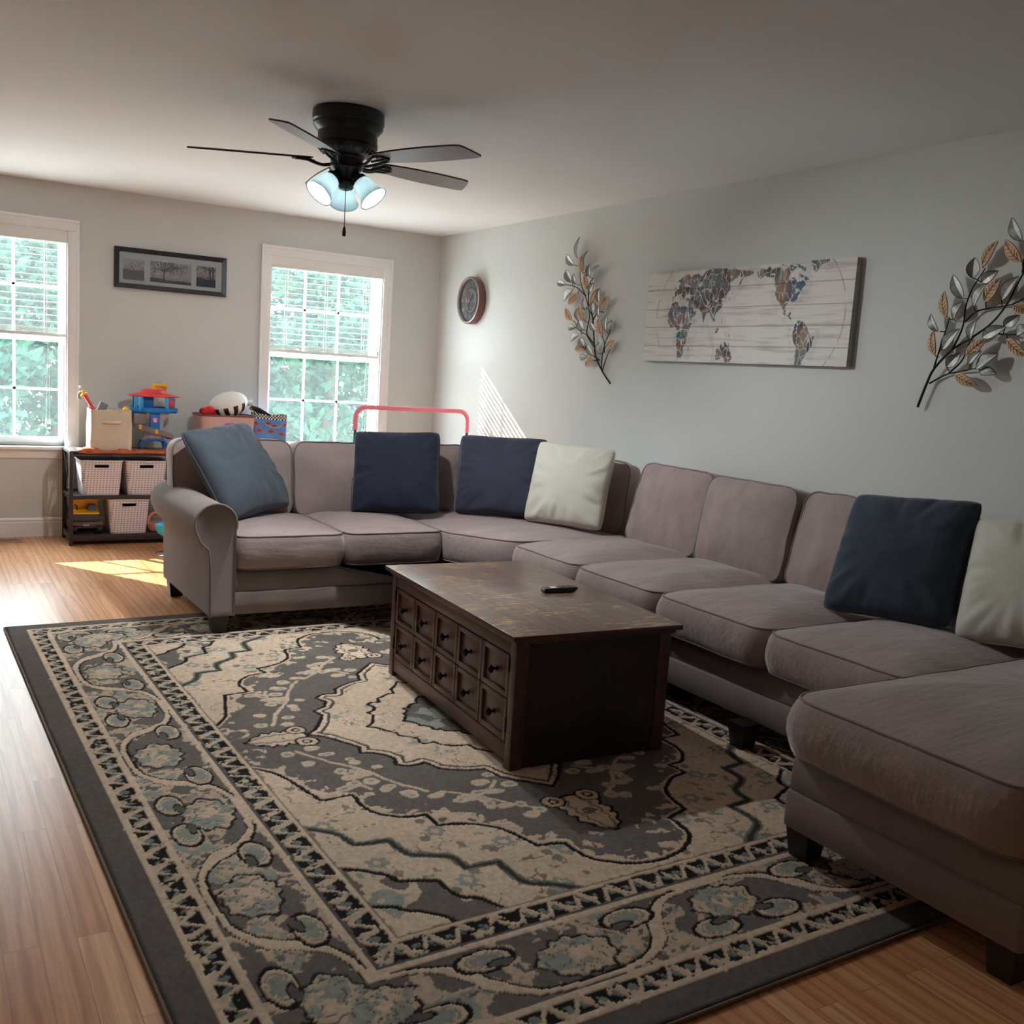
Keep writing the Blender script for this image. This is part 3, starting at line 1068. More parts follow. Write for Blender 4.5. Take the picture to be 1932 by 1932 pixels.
    for k, col, wd in ((0.60, BLACK, 0.0065), (0.33, BLACK, 0.0065)):
        Mk = [(x*k, y*k) for x, y in Md]
        if k < 0.5:
            ink = inpoly(a, b, [(0, -0.05), (Mk[0][0], -0.05)]+Mk)
            put(ink, GREY)
            put(ink & (n1 > 0.55), SAGE)
        dk = dpoly(a, b, Mk)
        put(dk < wd, col)
    # palmettes on the medallion tips, with curled bases
    def palmette(px, py, L, Wd, horiz):
        x, y = (a-px, sv if False else b-py) if horiz else (b-py, a-px)
        t = x/L
        hw = Wd*np.clip(np.sin(np.clip(0.15+0.85*t, 0, 1)*math.pi), 0, 1)**0.7*(0.80+0.34*np.abs(((t*4.5) % 1)-0.5)*2)
        body = (t > -0.05) & (t < 1.0) & (np.abs(y) < hw)
        edge = (t > -0.1) & (t < 1.07) & (np.abs(y) < hw+0.012)
        put(edge, BLACK)
        put(body, BEIGE*1.03)
        put(body & (np.abs(np.abs(y)-hw*0.55) < 0.005), np.array((150, 140, 126.)))
        put(body & (np.hypot(x-L*0.45, y*0.8) < 0.022) & (n2 > 0.45), np.array((130, 124, 116.)))
        r = np.hypot(x-0.005, np.abs(y)-Wd*0.95)
        put(r < 0.043, BLACK)
        put((r < 0.035), BEIGE)
        put((r < 0.018), BLACK)
        put((r < 0.010), BEIGE)
    palmette(0.590, 0.0, 0.205, 0.062, True)
    palmette(0.0, 0.835, 0.23, 0.072, False)
    for px, py in ((0.10, 1.10), (0.80, 0.10)):
        e = np.hypot(a-px, b-py)
        put(inD & (e < 0.05) & (e > 0.030) & (n2 > 0.50), BEIGE*0.97)
    # ---- borders
    def band(d0, d1): return (dU >= d0) & (dU < d1)
    put(d < 0.53, GREY)
    put(band(0.16, 0.53), GREY)
    def guard(d0, d1):
        t = (dU-d0)/(d1-d0)
        mk = band(d0, d1)
        put(mk, BLACK*1.05)
        p = 0.088
        ph = (s/p) % 1
        w0 = 0.5+0.42*np.sin(2*math.pi*ph)
        put(mk & (np.abs(t-w0) < 0.17), BEIGE*0.96)
        ph2 = (s/p*2) % 1
        put(mk & (np.hypot((ph2-0.5)*p/2, (t-0.5)*(d1-d0)) < 0.014) & (n2 > 0.4), SAGE2)
        put(mk & (np.abs(((s/p+0.25*t) % 1)-0.5) < 0.10), BEIGE*0.93)
        put(mk & (n3 > 0.68), BLACK)
    guard(0.105, 0.160)
    guard(0.452, 0.520)
    # main border: vine, sage palmettes, curled leaves; palmettes lean in and out by turns
    mk = band(0.18, 0.42)
    P = np.where(side, 0.985, 1.0)
    ph = s/P+np.where(side, 0.5, 0.0)
    fi = 2*math.pi*ph
    put(mk & (n1 > 0.53) & (n3 > 0.38), BEIGE*0.92)
    put(mk & (n1 > 0.66) & (n2 > 0.52), SAGE)
    k = 1.9
    cs = np.cos(fi)
    th_ = np.tanh(k*cs)
    cl = 0.302+0.110*th_/math.tanh(k)
    dc = 0.110/math.tanh(k)*k*(1-th_**2)*(-np.sin(fi))*2*math.pi/P
    dv = (dU-cl)/np.sqrt(1+dc**2)
    trn = 1-np.abs(th_)
    wd = 0.008+0.017*trn**1.5*(0.7+0.6*fbm(U*22, V*22, 83))
    put(mk & (dv < wd+0.008) & (dv > -wd-0.003), BLACK)
    put(mk & (np.abs(dv) < wd), BEIGE)
    # forked leaf tips where the vine crosses the band
    for q in (-1, 1):
        sx = ((ph*2+0.5) % 1-0.5)*P/2
        e = np.hypot((sx-q*0.045)/0.034, (dU-0.30-q*0.035*np.sign(np.sin(fi)))/0.013)
        put(mk & (e < 1.35), BLACK)
        put(mk & (e < 1.0), BEIGE)
    for off, dc0, leaves in ((0.0, 0.318, ((-0.105, 0.232, 0.066, 0.036, 1), (0.105, 0.232, 0.066, 0.036, 1))),
                             (0.5, 0.290, ((-0.205, 0.366, 0.068, 0.036, -1), (0.205, 0.366, 0.068, 0.036, -1)))):
        x = (((ph-off+0.5) % 1)-0.5)*P
        y = dU-dc0
        th = np.arctan2(y, x)
        rj = np.hypot(x/0.098, y/0.070)*(1+0.07*np.cos(11*th)+0.05*np.cos(5*th+1))
        put(mk & (rj < 1.12) & (n2 > 0.36), BLACK*1.3)
        put(mk & (rj < 1.0), SAGE)
        put(mk & (rj < 1.0) & (n2 > 0.50), BEIGE*0.93)
        put(mk & (rj < 0.86) & (np.abs(np.sin(rj*9+2*np.cos(4*th)))<0.28) & (n3 > 0.42), GREY*0.95)
        put(mk & (rj < 0.42) & (n2 > 0.44), BEIGE*0.98)
        for lx, ld, ra, rb, sg in leaves:
            cx = x-lx
            cy = dU-ld
            r1 = np.hypot(cx/ra, cy/rb)
            r0 = np.hypot((cx+np.sign(lx)*ra*0.45)/(ra*0.55), (cy-sg*rb*0.55)/(rb*0.42))
            put(mk & (r1 < 1.22), BLACK)
            put(mk & (r1 < 1.0), SAGE*0.97)
            put(mk & (r1 < 1.0) & (r1 > 0.60), BEIGE*0.96)
            put(mk & (r1 < 0.78) & (r1 > 0.68), SAGE*0.9)
            put(mk & (r0 < 1.0), GREY*0.9)
            put(mk & (r0 < 1.0) & (r0 > 0.72) & (r1 < 1.0), BLACK)
    # plain lines
    for d0, d1 in ((0.085, 0.105), (0.160, 0.180), (0.420, 0.440), (0.520, 0.533)):
        put(band(d0, d1), BEIGE)
    put(band(0.440, 0.452), DARK)
    put(band(0.533, 0.540), np.array((150, 136, 118.)))
    put(band(-1, 0.085), DARK)
    put(band(-1, 0.012), DARK*0.75)
    # yarn tone varies from tuft to tuft
    C *= (0.90+0.20*fbm(U*95, V*95, 61, 2))[..., None]
    C *= (0.95+0.10*fbm(U*5, V*5, 66, 2))[..., None]
    C *= 0.95
    lum = C.mean(-1)
    Z = 0.0105+0.0022*np.clip((lum-60)/120, -1, 1)+0.0016*(fbm(U*120, V*120, 77, 2)-0.5)
    Z[[0, -1], :] = 0.001
    Z[:, [0, -1]] = 0.001
    e = np.array((1, 0.0195))/math.hypot(1, 0.0195)
    f = np.array((0.0195, -1))/math.hypot(1, 0.0195)
    # edges are not ruler straight
    eu = U+0.006*(fbm(V*3, V*0+4, 5)-0.5)*(np.abs(U-RW/2) > RW/2-0.06)
    X = -3.448+eu*e[0]+V*f[0]
    Y = -2.521+eu*e[1]+V*f[1]
    Pn = np.stack([X, Y, Z], -1)[::-1]
    root = dyed_grid('area_rug', Pn, C[::-1], attr_mat('rug_pile', 0.95, bump=0.5, bscale=420, spec=0.05))
    tag(root, 'large grey and beige oriental style area rug with a scalloped medallion and scroll border', 'rug')
    bd = MB()
    q = [(-3.448+uu*e[0]+vv*f[0], -2.521+uu*e[1]+vv*f[1], 0.0055) for uu, vv in
         [(RW*k/12, 0) for k in range(12)]+[(RW, RL*k/14) for k in range(14)]+[(RW-RW*k/12, RL) for k in range(12)]+[(0, RL-RL*k/14) for k in range(14)]]
    bd.tube(q, 0.0052, 8, closed=True)
    bd.link('bound_edge', mat('rug_binding', (116, 100, 82), 0.9, noise=0.2, nscale=120), root, smooth=180)
make_rug()

# ------------------------------------------------------------------ cushions
def frame(pos, head, lean, roll=0.0):
    """local x = width, y = up along the face, z = out of the front"""
    X = Vector((math.cos(head), math.sin(head), 0))
    N = Vector((math.sin(head), -math.cos(head), 0))
    Y = Vector((0, 0, 1))*math.cos(lean)-N*math.sin(lean)
    Z = N*math.cos(lean)+Vector((0, 0, 1))*math.sin(lean)
    a = X*math.cos(roll)+Y*math.sin(roll)
    b = -X*math.sin(roll)+Y*math.cos(roll)
    m = Matrix((a, b, Z)).transposed().to_4x4()
    m.translation = Vector(pos)
    return m

def cushion(name, parent, outline, th, mtx, ct=0.03, cb=0.02, puff=0.012, seed=0, n=96, amp=0.004, mt='suede', pipe=True, skew=(0, 0)):
    """boxed cushion: outline (2D) x thickness, crowned faces, piping on both seams"""
    o = resample(outline, n)
    c = o.mean(0)+np.array(skew)
    nx = np.roll(o, -1, 0)-np.roll(o, 1, 0)
    nr = np.c_[nx[:, 1], -nx[:, 0]]
    nr /= np.linalg.norm(nr, axis=1)[:, None]
    rings = []
    for s in (0.06, 0.2, 0.36, 0.52, 0.66, 0.78, 0.87, 0.94, 0.98):
        rings.append((c+(o-c)*s, -cb*(1-s**2.8)))
    for t in (0, 0.06, 0.2, 0.4, 0.6, 0.8, 0.94, 1):
        rings.append((o+nr*(puff*math.sin(math.pi*t)**0.7 if 0 < t < 1 else 0), th*t))
    for s in (0.985, 0.95, 0.88, 0.80, 0.70, 0.58, 0.45, 0.3, 0.16, 0.05):
        rings.append((c+(o-c)*s, th+ct*(1-s**2.4)))
    vs = []
    for q, z in rings:
        x, y = q[:, 0], q[:, 1]
        zz = np.full(n, z)
        w = (fbm(x*9+seed*7.1, y*9+3*seed, seed, 3)-0.5)*2*amp+(fbm(x*30+seed, y*14, seed+5, 2)-0.5)*amp*0.9
        sgn = 1 if z > th*0.5 else -1
        zz = zz+w*sgn*(1 if z > th or z < 0 else 0.4)
        jit = (fbm(x*11+seed, y*11+z*20, seed+2, 2)-0.5)*amp*1.6
        cc = q-c
        q2 = q+cc*(jit/np.maximum(0.05, np.linalg.norm(cc, axis=1)))[:, None]
        vs += [(q2[i, 0], q2[i, 1], zz[i]) for i in range(n)]
    k = len(rings)
    fs = []
    for i in range(k-1):
        for j in range(n):
            fs.append((i*n+j, i*n+(j+1) % n, (i+1)*n+(j+1) % n, (i+1)*n+j))
    fs.append(tuple(range(n))[::-1])
    fs.append(tuple((k-1)*n+j for j in range(n)))
    mb = MB()
    mb.add([mtx @ Vector(p) for p in vs], fs)
    ob = mb.link(name, mt, parent, smooth=180)
    if pipe:
        pb = MB()
        for ring in (9, 16):
            pts = [mtx @ Vector(vs[ring*n+j]) for j in range(n)]
            pb.tube(pts, 0.0046, 6, closed=True)
        pb.link('piping', 'piping', ob, smooth=180)
    return ob

def rect(w, h, r=0.06):
    return rpoly([(-w/2, 0), (w/2, 0), (w/2, h), (-w/2, h)], r)

sofa = thing('sectional_sofa', 'large taupe U-shaped sectional sofa with rolled arm, chaise end and black legs', 'sofa', (-1.0, -3.5, 0))
SO = Vector((-1.0, -3.5, 0))
def sofa_link(mb, name, mt, **k):
    mb.v = [(x-SO.x, y-SO.y, z) for x, y, z in mb.v]
    return mb.link(name, mt, sofa, **k)
TR = Matrix.Translation(-SO)
foot = [(-2.50, -2.93), (-1.37, -2.93), (-1.10, -3.30), (-1.10, -5.735), (-1.665, -5.735), (-1.665, -6.47), (-0.06, -6.47), (-0.06, -1.98), (-2.50, -1.98)]
def inset(poly, dlt):
    n = len(poly)
    out = []
    for i in range(n):
        p0, p1, p2 = [np.array(poly[k % n], float) for k in (i-1, i, i+1)]
        a = (p1-p0)/np.linalg.norm(p1-p0)
        b = (p2-p1)/np.linalg.norm(p2-p1)
        na, nb = np.array((-a[1], a[0])), np.array((-b[1], b[0]))
        m_ = na+nb
        m_ /= max(0.3, np.dot(m_, na))
        out.append(tuple(p1+m_*dlt))
    return out
def loft(mb, layers):
    n = len(layers[0][0])
    vs = [(x, y, z) for pl, z in layers for x, y in pl]
    fs = [tuple(range(n))[::-1], tuple((len(layers)-1)*n+j for j in range(n))]
    for i in range(len(layers)-1):
        for j in range(n):
            fs.append((i*n+j, i*n+(j+1) % n, (i+1)*n+(j+1) % n, (i+1)*n+j))
    mb.add(vs, fs)
fr = rpoly(foot, 0.018, 3)
b = MB()
loft(b, [(inset(fr, 0.006), 0.100), (fr, 0.106), (fr, 0.202), (inset(fr, 0.005), 0.209), (inset(fr, 0.012), 0.212), (inset(fr, 0.007), 0.219), (inset(fr, 0.010), 0.302), (inset(fr, 0.020), 0.312)])
sofa_link(b, 'base', 'suede_base', smooth=50)
b = MB()
b.rbox(-2.55, -0.05, -2.13, -1.97, 0.10, 0.74, 0.03, 4)
b.rbox(-0.20, -0.05, -6.47, -1.97, 0.10, 0.74, 0.03, 4)
sofa_link(b, 'back_frame', 'suede_base', smooth=60)
# rolled arm
cx, cz, rr_ = -2.578, 0.548, 0.100
prof = [(-2.485, 0.10), (-2.485, 0.52)]
for k in range(0, 17):
    an = R(-8+k*(222/16))
    prof.append((cx+rr_*math.cos(an), cz+rr_*math.sin(an)))
prof += [(-2.648, 0.462), (-2.612, 0.430), (-2.604, 0.38), (-2.600, 0.10)]
def arm_loft(mb):
    P = np.array(prof)
    c = P.mean(0)
    n = len(P)
    vs = []
    ys = [(-2.947, 0.93), (-2.953, 0.975), (-2.949, 0.995), (-2.935, 1.0), (-2.6, 1.0), (-2.3, 1.005), (-2.06, 1.01), (-1.99, 1.0), (-1.98, 0.96)]
    for y, s in ys:
        for p in P:
            q = c+(p-c)*s
            vs.append((q[0]-(0.012*(y+2.95)), y, max(q[1], 0.10)))
    fs = [tuple(range(n)), tuple((len(ys)-1)*n+j for j in range(n))]
    for i in range(len(ys)-1):
        for j in range(n):
            fs.append((i*n+j, i*n+(j+1) % n, (i+1)*n+(j+1) % n, (i+1)*n+j))
    mb.add(vs, fs)
b = MB()
arm_loft(b)
arm = sofa_link(b, 'rolled_arm', 'suede_base', smooth=50)
b = MB()
b.tube([(x, -2.950, z) for x, z in prof], 0.0055, 8)
b.v = [(x-SO.x, y-SO.y, z) for x, y, z in b.v]
b.link('piping', 'piping', arm, smooth=180)
# legs
def leg(x, y, z0, s=0.088):
    mb = MB()
    loft(mb, [([(x-s*0.36, y-s*0.36), (x+s*0.36, y-s*0.36), (x+s*0.36, y+s*0.36), (x-s*0.36, y+s*0.36)], z0),
              ([(x-s/2, y-s/2), (x+s/2, y-s/2), (x+s/2, y+s/2), (x-s/2, y+s/2)], 0.108)])
    sofa_link(mb, 'leg', 'black_wood', bevel=0.003)
for x, y, z in ((-2.545, -2.895, 0.011), (-2.555, -2.03, 0.0), (-1.45, -2.89, 0.011), (-1.15, -4.05, 0.011), (-1.15, -5.05, 0.011),
                (-1.61, -5.785, 0.011), (-1.60, -6.41, 0.0), (-0.14, -6.40, 0.0), (-0.14, -2.06, 0.0), (-0.14, -4.2, 0.0)):
    leg(x, y, z)
# seats
SZ = 0.312
def seat(poly, th=0.165, ct=0.03, seed=0, z=SZ, skew=(0, 0), puff=0.016):
    m_ = TR @ Matrix.Translation((0, 0, z+0.012))
    return cushion('seat_cushion', sofa, rpoly(poly, 0.085), th, m_, ct=ct, cb=0.012, puff=puff, seed=seed, skew=skew)
seat([(-2.478, -2.945), (-1.920, -2.945), (-1.920, -2.20), (-2.478, -2.20)], seed=1, ct=0.028, th=0.16)
seat([(-1.912, -2.950), (-1.362, -2.950), (-1.350, -2.20), (-1.912, -2.20)], seed=2, ct=0.034, th=0.16)
seat([(-1.352, -2.945), (-1.125, -3.285), (-0.36, -3.285), (-0.78, -2.20), (-1.342, -2.20)], seed=3, ct=0.035, th=0.155)
for i, (y1, y0) in enumerate(((-3.295, -3.865), (-3.873, -4.462), (-4.470, -5.092), (-5.100, -5.725))):
    seat([(-1.145, y0), (-0.34, y0), (-0.34, y1), (-1.145, y1)], seed=4+i, ct=0.055, th=0.145, skew=(0.05, 0), puff=0.022)
seat([(-1.690, -6.462), (-0.36, -6.462), (-0.36, -5.738), (-1.690, -5.738)], seed=9, ct=0.068, th=0.165, puff=0.03)
# back cushions
def back(pos, head, w, h, lean, th=0.17, seed=0, ct=0.035):
    m_ = TR @ frame(pos, R(head), R(lean))
    return cushion('back_cushion', sofa, rect(w, h, 0.075), th, m_ @ Matrix.Translation((0, 0, -th)), ct=ct, cb=0.02, puff=0.010, seed=seed, amp=0.007)
back((-2.305, -2.285, 0.478), 0, 0.64, 0.425, 8, seed=11)
back((-1.668, -2.295, 0.478), 0, 0.60, 0.42, 8, seed=12)
back((-1.105, -2.300, 0.478), -2, 0.50, 0.42, 8, seed=13)
back((-0.600, -2.765, 0.478), -60, 0.98, 0.42, 10, seed=14)
back((-0.425, -3.590, 0.478), -90, 0.575, 0.445, 14, seed=15, th=0.18)
back((-0.445, -4.190, 0.478), -90, 0.585, 0.44, 11, seed=16, th=0.19, ct=0.045)
back((-0.435, -4.800, 0.478), -90, 0.60, 0.445, 14, seed=17, th=0.18)
back((-0.425, -5.420, 0.478), -90, 0.60, 0.445, 14, seed=18, th=0.18)
back((-0.425, -6.080, 0.478), -90, 0.68, 0.445, 14, seed=19, th=0.18)

# ------------------------------------------------------------------ throw pillows
def pillow(name, label, pos, head, lean, roll, w, h, T, mt, seed, ears=0.035, n=44):
    mtx = frame(pos, R(head), R(lean), R(roll))
    u = np.linspace(-1, 1, n)
    U, V = np.meshgrid(u, u)
    U = np.sign(U)*np.abs(U)**0.85
    V = np.sign(V)*np.abs(V)**0.85
    X = w/2*U*(1-ears*(1-V**2))
    Y = h/2*V*(1-ears*(1-U**2))+h/2
    rc = 1-0.055*(np.abs(U)*np.abs(V))**7
    X = X*rc
    Y = h/2+(Y-h/2)*rc
    t = np.clip((1-U**2)*(1-V**2), 0, 1)**0.40
    t = t*(1-0.10*V)
    ed = np.maximum(np.abs(U), np.abs(V))
    ang = np.arctan2(V, U)
    def wr(sd):
        w1 = (fbm(X*9+sd, Y*9, sd, 3)-0.5)*0.016
        fold = (fbm(ang*6+sd*3, ed*1.6+sd, sd+4, 2)-0.5)*0.030*np.clip((ed-0.35)/0.4, 0, 1)*np.clip((1-ed)/0.12, 0, 1)
        return w1*np.clip((1-ed)/0.2, 0, 1)+fold
    Zf = T*t+wr(seed)
    Zb = -T*0.75*t-wr(seed+9)*0.5
    P = np.stack([X, Y, Zf], -1).reshape(-1, 3)
    Q = np.stack([X, Y, Zb], -1).reshape(-1, 3)
    vs = [mtx @ Vector(p)-Vector(pos) for p in P]+[mtx @ Vector(p)-Vector(pos) for p in Q]
    fs = []
    N = n*n
    bd = lambda i, j: i in (0, n-1) or j in (0, n-1)
    mp = lambda i, j: i*n+j if bd(i, j) else N+i*n+j
    for i in range(n-1):
        for j in range(n-1):
            fs.append((i*n+j, i*n+j+1, (i+1)*n+j+1, (i+1)*n+j))
            fs.append((mp(i, j), mp(i+1, j), mp(i+1, j+1), mp(i, j+1)))
    root = thing(name, label, 'pillow', pos)
    mb = MB()
    mb.add(vs, fs)
    bm = bmesh.new()
    c = mb.link('cover', mt, root, smooth=180)
    bm.from_mesh(c.data)
    bmesh.ops.delete(bm, geom=[q for q in bm.verts if not q.link_faces], context='VERTS')
    bmesh.ops.recalc_face_normals(bm, faces=bm.faces[:])
    bm.to_mesh(c.data)
    bm.free()
    ring = [(0, j) for j in range(n)]+[(i, n-1) for i in range(1, n)]+[(n-1, j) for j in range(n-2, -1, -1)]+[(i, 0) for i in range(n-2, 0, -1)]
    sm = MB()
    sm.tube([vs[i*n+j] for i, j in ring], 0.0038, 6, closed=True)
    sm.link('seam', mt, root, smooth=180)
    return root
pillow('throw_pillow', 'slate blue square pillow propped in the corner by the rolled sofa arm', (-2.215, -2.465, 0.520), 33, 34, 5, 0.54, 0.54, 0.115, 'slate', 3)
pillow('throw_pillow', 'dark navy square pillow standing on the sofa section in front of the corner window', (-1.452, -2.500, 0.515), -29, 27, 3, 0.51, 0.51, 0.10, 'navy', 6)
pillow('throw_pillow', 'indigo blue square pillow in the sofa corner, half hidden behind the cream pillow', (-0.885, -2.690, 0.520), -38, 22, 1, 0.53, 0.49, 0.095, 'indigo', 12)
pillow('throw_pillow', 'cream square pillow in the sofa corner, leaning in front of the indigo pillow', (-0.668, -3.040, 0.515), -57, 17, -1, 0.485, 0.475, 0.10, 'cream', 15)
pillow('throw_pillow', 'dark blue square pillow leaning on the long side of the sofa near the chaise', (-0.672, -5.235, 0.515), -81, 28, 4.5, 0.515, 0.515, 0.105, 'teal_navy', 18)
pillow('throw_pillow', 'cream square pillow by the chaise, cut by the right edge of the photo', (-0.56, -5.725, 0.520), -82, 22, 6, 0.48, 0.47, 0.10, 'cream', 22)

# ------------------------------------------------------------------ coffee table
TC, TA = (-1.748, -4.368), R(-3.3)
table = thing('coffee_table', 'dark espresso trunk coffee table with ten small drawer fronts and a scratched top', 'table', (TC[0], TC[1], 0.012), TA)
HW, HL, TH = 0.318, 0.575, 0.478
t = MB()
t.rbox(-HW-0.028, HW+0.028, -HL-0.028, HL+0.028, TH-0.020, TH, 0.004)
top = t.link('table_top', ['table_top', 'espresso'], table, smooth=40)
for q in top.data.polygons: q.material_index = 0 if q.normal.z > 0.9 else 1
t = MB()
t.rbox(-HW-0.012, HW+0.012, -HL-0.012, HL+0.012, TH-0.034, TH-0.020, 0.005)
t.link('top_moulding', 'espresso', table, smooth=40)
for sx in (-1, 1):
    for sy in (-1, 1):
        t = MB().rbox(sx*HW-(0.05 if sx > 0 else 0), sx*HW+(0.05 if sx < 0 else 0), sy*HL-(0.042 if sy > 0 else 0), sy*HL+(0.042 if sy < 0 else 0), 0, TH-0.034, 0.003)
        t.link('corner_post', 'espresso', table, smooth=40)
for sy in (-1, 1):
    y0, y1 = sorted((sy*(HL-0.022), sy*(HL-0.004)))
    t = MB().rbox(-HW+0.045, HW-0.045, y0, y1, 0.004, TH-0.034, 0.002)
    t.rbox(-HW+0.045, HW-0.045, y0-0.001, y1+0.003 if sy > 0 else y1, TH-0.075, TH-0.034, 0.002)
    t.link('end_panel', 'dark_end', table, smooth=40)
for sx in (-1, 1):
    x0, x1 = sorted((sx*(HW-0.024), sx*(HW-0.004)))
    t = MB().rbox(x0, x1, -HL+0.04, HL-0.04, TH-0.082, TH-0.034, 0.002)
    t.rbox(x0, x1, -HL+0.04, HL-0.04, 0.022, 0.082, 0.002)
    t.link('apron_rail', 'espresso', table, smooth=40)
t = MB().box(-HW+0.03, HW-0.03, -HL+0.03, HL-0.03, 0.06, TH-0.05)
t.link('carcass', 'dark_end', table)
dy = (2*HL-0.094)/5
knob = [(0.0, -0.002), (0.009, -0.002), (0.0085, 0.002), (0.0045, 0.005), (0.0045, 0.013), (0.009, 0.017), (0.0135, 0.022), (0.0140, 0.027), (0.010, 0.033), (0.004, 0.036), (0.0005, 0.0365)]
for row in range(2):
    for k in range(5):
        y0 = -HL+0.047+k*dy+0.002
        y1 = y0+dy-0.004
        z0 = 0.086+row*0.1545
        z1 = z0+0.1515
        x = -HW+0.006
        dr = MB()
        fw = 0.020
        dr.rbox(x-0.004, x+0.014, y0, y0+fw, z0, z1, 0.003)
        dr.rbox(x-0.004, x+0.014, y1-fw, y1, z0, z1, 0.003)
        dr.rbox(x-0.0035, x+0.013, y0+fw-0.002, y1-fw+0.002, z0, z0+fw, 0.002)
        dr.rbox(x-0.0035, x+0.013, y0+fw-0.002, y1-fw+0.002, z1-fw, z1, 0.002)
        dr.rbox(x+0.005, x+0.014, y0+fw-0.006, y1-fw+0.006, z0+fw-0.006, z1-fw+0.006, 0.002)
        d = dr.link('drawer', 'espresso', table, smooth=40)
        kb = MB()
        kb.lathe(knob, (0, 0, 0), 16, axis='x')
        kb.v = [(x+0.005-px, py+(y0+y1)/2, pz*1.15+(z0+z1)/2) for px, py, pz in kb.v]
        kb.link('knob', 'bronze', d, smooth=60)
for y in (-HL+0.0445, HL-0.0445):
    for z in (0.335, 0.125):
        h = MB().tube([(-HW+0.0005, y, z), (-HW+0.0005, y, z+0.052)], 0.0045, 10)
        h.link('hinge', 'black_metal', table, smooth=60)

# remote control
rm = thing('remote_control', 'black remote control with a white label lying on the coffee table', 'remote', (-1.590, -4.405, 0.4905), R(-7))
t = MB()
pr = [(-0.072, 0.0), (0.060, 0.0), (0.078, 0.016), (0.074, 0.021), (-0.070, 0.017), (-0.074, 0.012)]
n = len(pr)
t.add([(x, -0.020, z) for x, z in pr]+[(x, 0.020, z) for x, z in pr], [tuple(range(n)), tuple(range(n, 2*n))]+[(i, (i+1) % n, n+(i+1) % n, n+i) for i in range(n)])
t.link('body', 'black_p', rm, bevel=0.003)
t = MB()
t.add([(-0.040, -0.012, 0.0187), (-0.015, -0.012, 0.0194), (-0.015, 0.012, 0.0194), (-0.040, 0.012, 0.0187),
       (-0.040, -0.012, 0.0172), (-0.015, -0.012, 0.0180), (-0.015, 0.012, 0.0180), (-0.040, 0.012, 0.0172)],
      [(0, 1, 2, 3), (4, 5, 6, 7), (0, 1, 5, 4), (1, 2, 6, 5), (2, 3, 7, 6), (3, 0, 4, 7)])
t.link('button_ring', 'paper', rm)
t = MB()
for i in range(3):
    for j in range(3):
        t.rbox(0.004+i*0.018, 0.014+i*0.018, -0.014+j*0.011, -0.006+j*0.011, 0.0185, 0.0208+i*0.0006, 0.001)
t.link('buttons', 'dgrey_p', rm)
LEAF_A=[(-2.086, 2.128, -2.1, 2.262, 0.059, 'S'), (-2.056, 2.086, -1.957, 2.16, 0.055, 'S'), (-2.15, 2.027, -2.131, 2.148, 0.053, 'W'), (-2.179, 2.071, -2.209, 2.167, 0.051, 'S'), (-2.27, 1.981, -2.334, 2.068, 0.058, 'S'), (-2.24, 2.0, -2.234, 2.079, 0.032, 'S'), (-2.044, 1.975, -1.965, 2.057, 0.053, 'S'), (-1.965, 1.963, -1.862, 1.983, 0.041, 'S'), (-2.104, 1.957, -2.068, 2.028, 0.028, 'S'), (-2.241, 1.915, -2.186, 2.02, 0.055, 'W'), (-2.05, 1.922, -1.963, 1.855, 0.067, 'S'), (-2.112, 1.897, -2.02, 1.83, 0.072, 'W'), (-2.266, 1.829, -2.337, 1.922, 0.053, 'W'), (-2.257, 1.903, -2.299, 1.96, 0.039, 'S'), (-2.374, 1.832, -2.372, 1.923, 0.035, 'S'), (-2.385, 1.787, -2.459, 1.868, 0.058, 'W'), (-2.076, 1.724, -1.991, 1.805, 0.057, 'W'), (-2.21, 1.722, -2.151, 1.815, 0.062, 'W'), (-2.144, 1.723, -2.128, 1.804, 0.032, 'S'), (-2.215, 1.791, -2.191, 1.865, 0.04, 'S'), (-2.31, 1.766, -2.301, 1.839, 0.047, 'S'), (-2.376, 1.742, -2.375, 1.821, 0.039, 'S'), (-2.464, 1.652, -2.469, 1.757, 0.053, 'S'), (-2.498, 1.652, -2.527, 1.718, 0.038, 'S'), (-2.429, 1.624, -2.376, 1.737, 0.06, 'W'), (-2.368, 1.652, -2.298, 1.709, 0.04, 'S'), (-2.228, 1.659, -2.169, 1.722, 0.055, 'S'), (-2.113, 1.677, -2.039, 1.677, 0.042, 'S'), (-2.181, 1.63, -2.089, 1.583, 0.057, 'S'), (-2.245, 1.555, -2.19, 1.609, 0.047, 'S'), (-2.226, 1.549, -2.13, 1.541, 0.054, 'W'), (-2.353, 1.494, -2.27, 1.567, 0.041, 'S'), (-2.27, 1.487, -2.189, 1.489, 0.039, 'S'), (-2.357, 1.465, -2.272, 1.441, 0.067, 'W'), (-2.476, 1.529, -2.565, 1.597, 0.063, 'W'), (-2.406, 1.506, -2.396, 1.585, 0.034, 'S')]
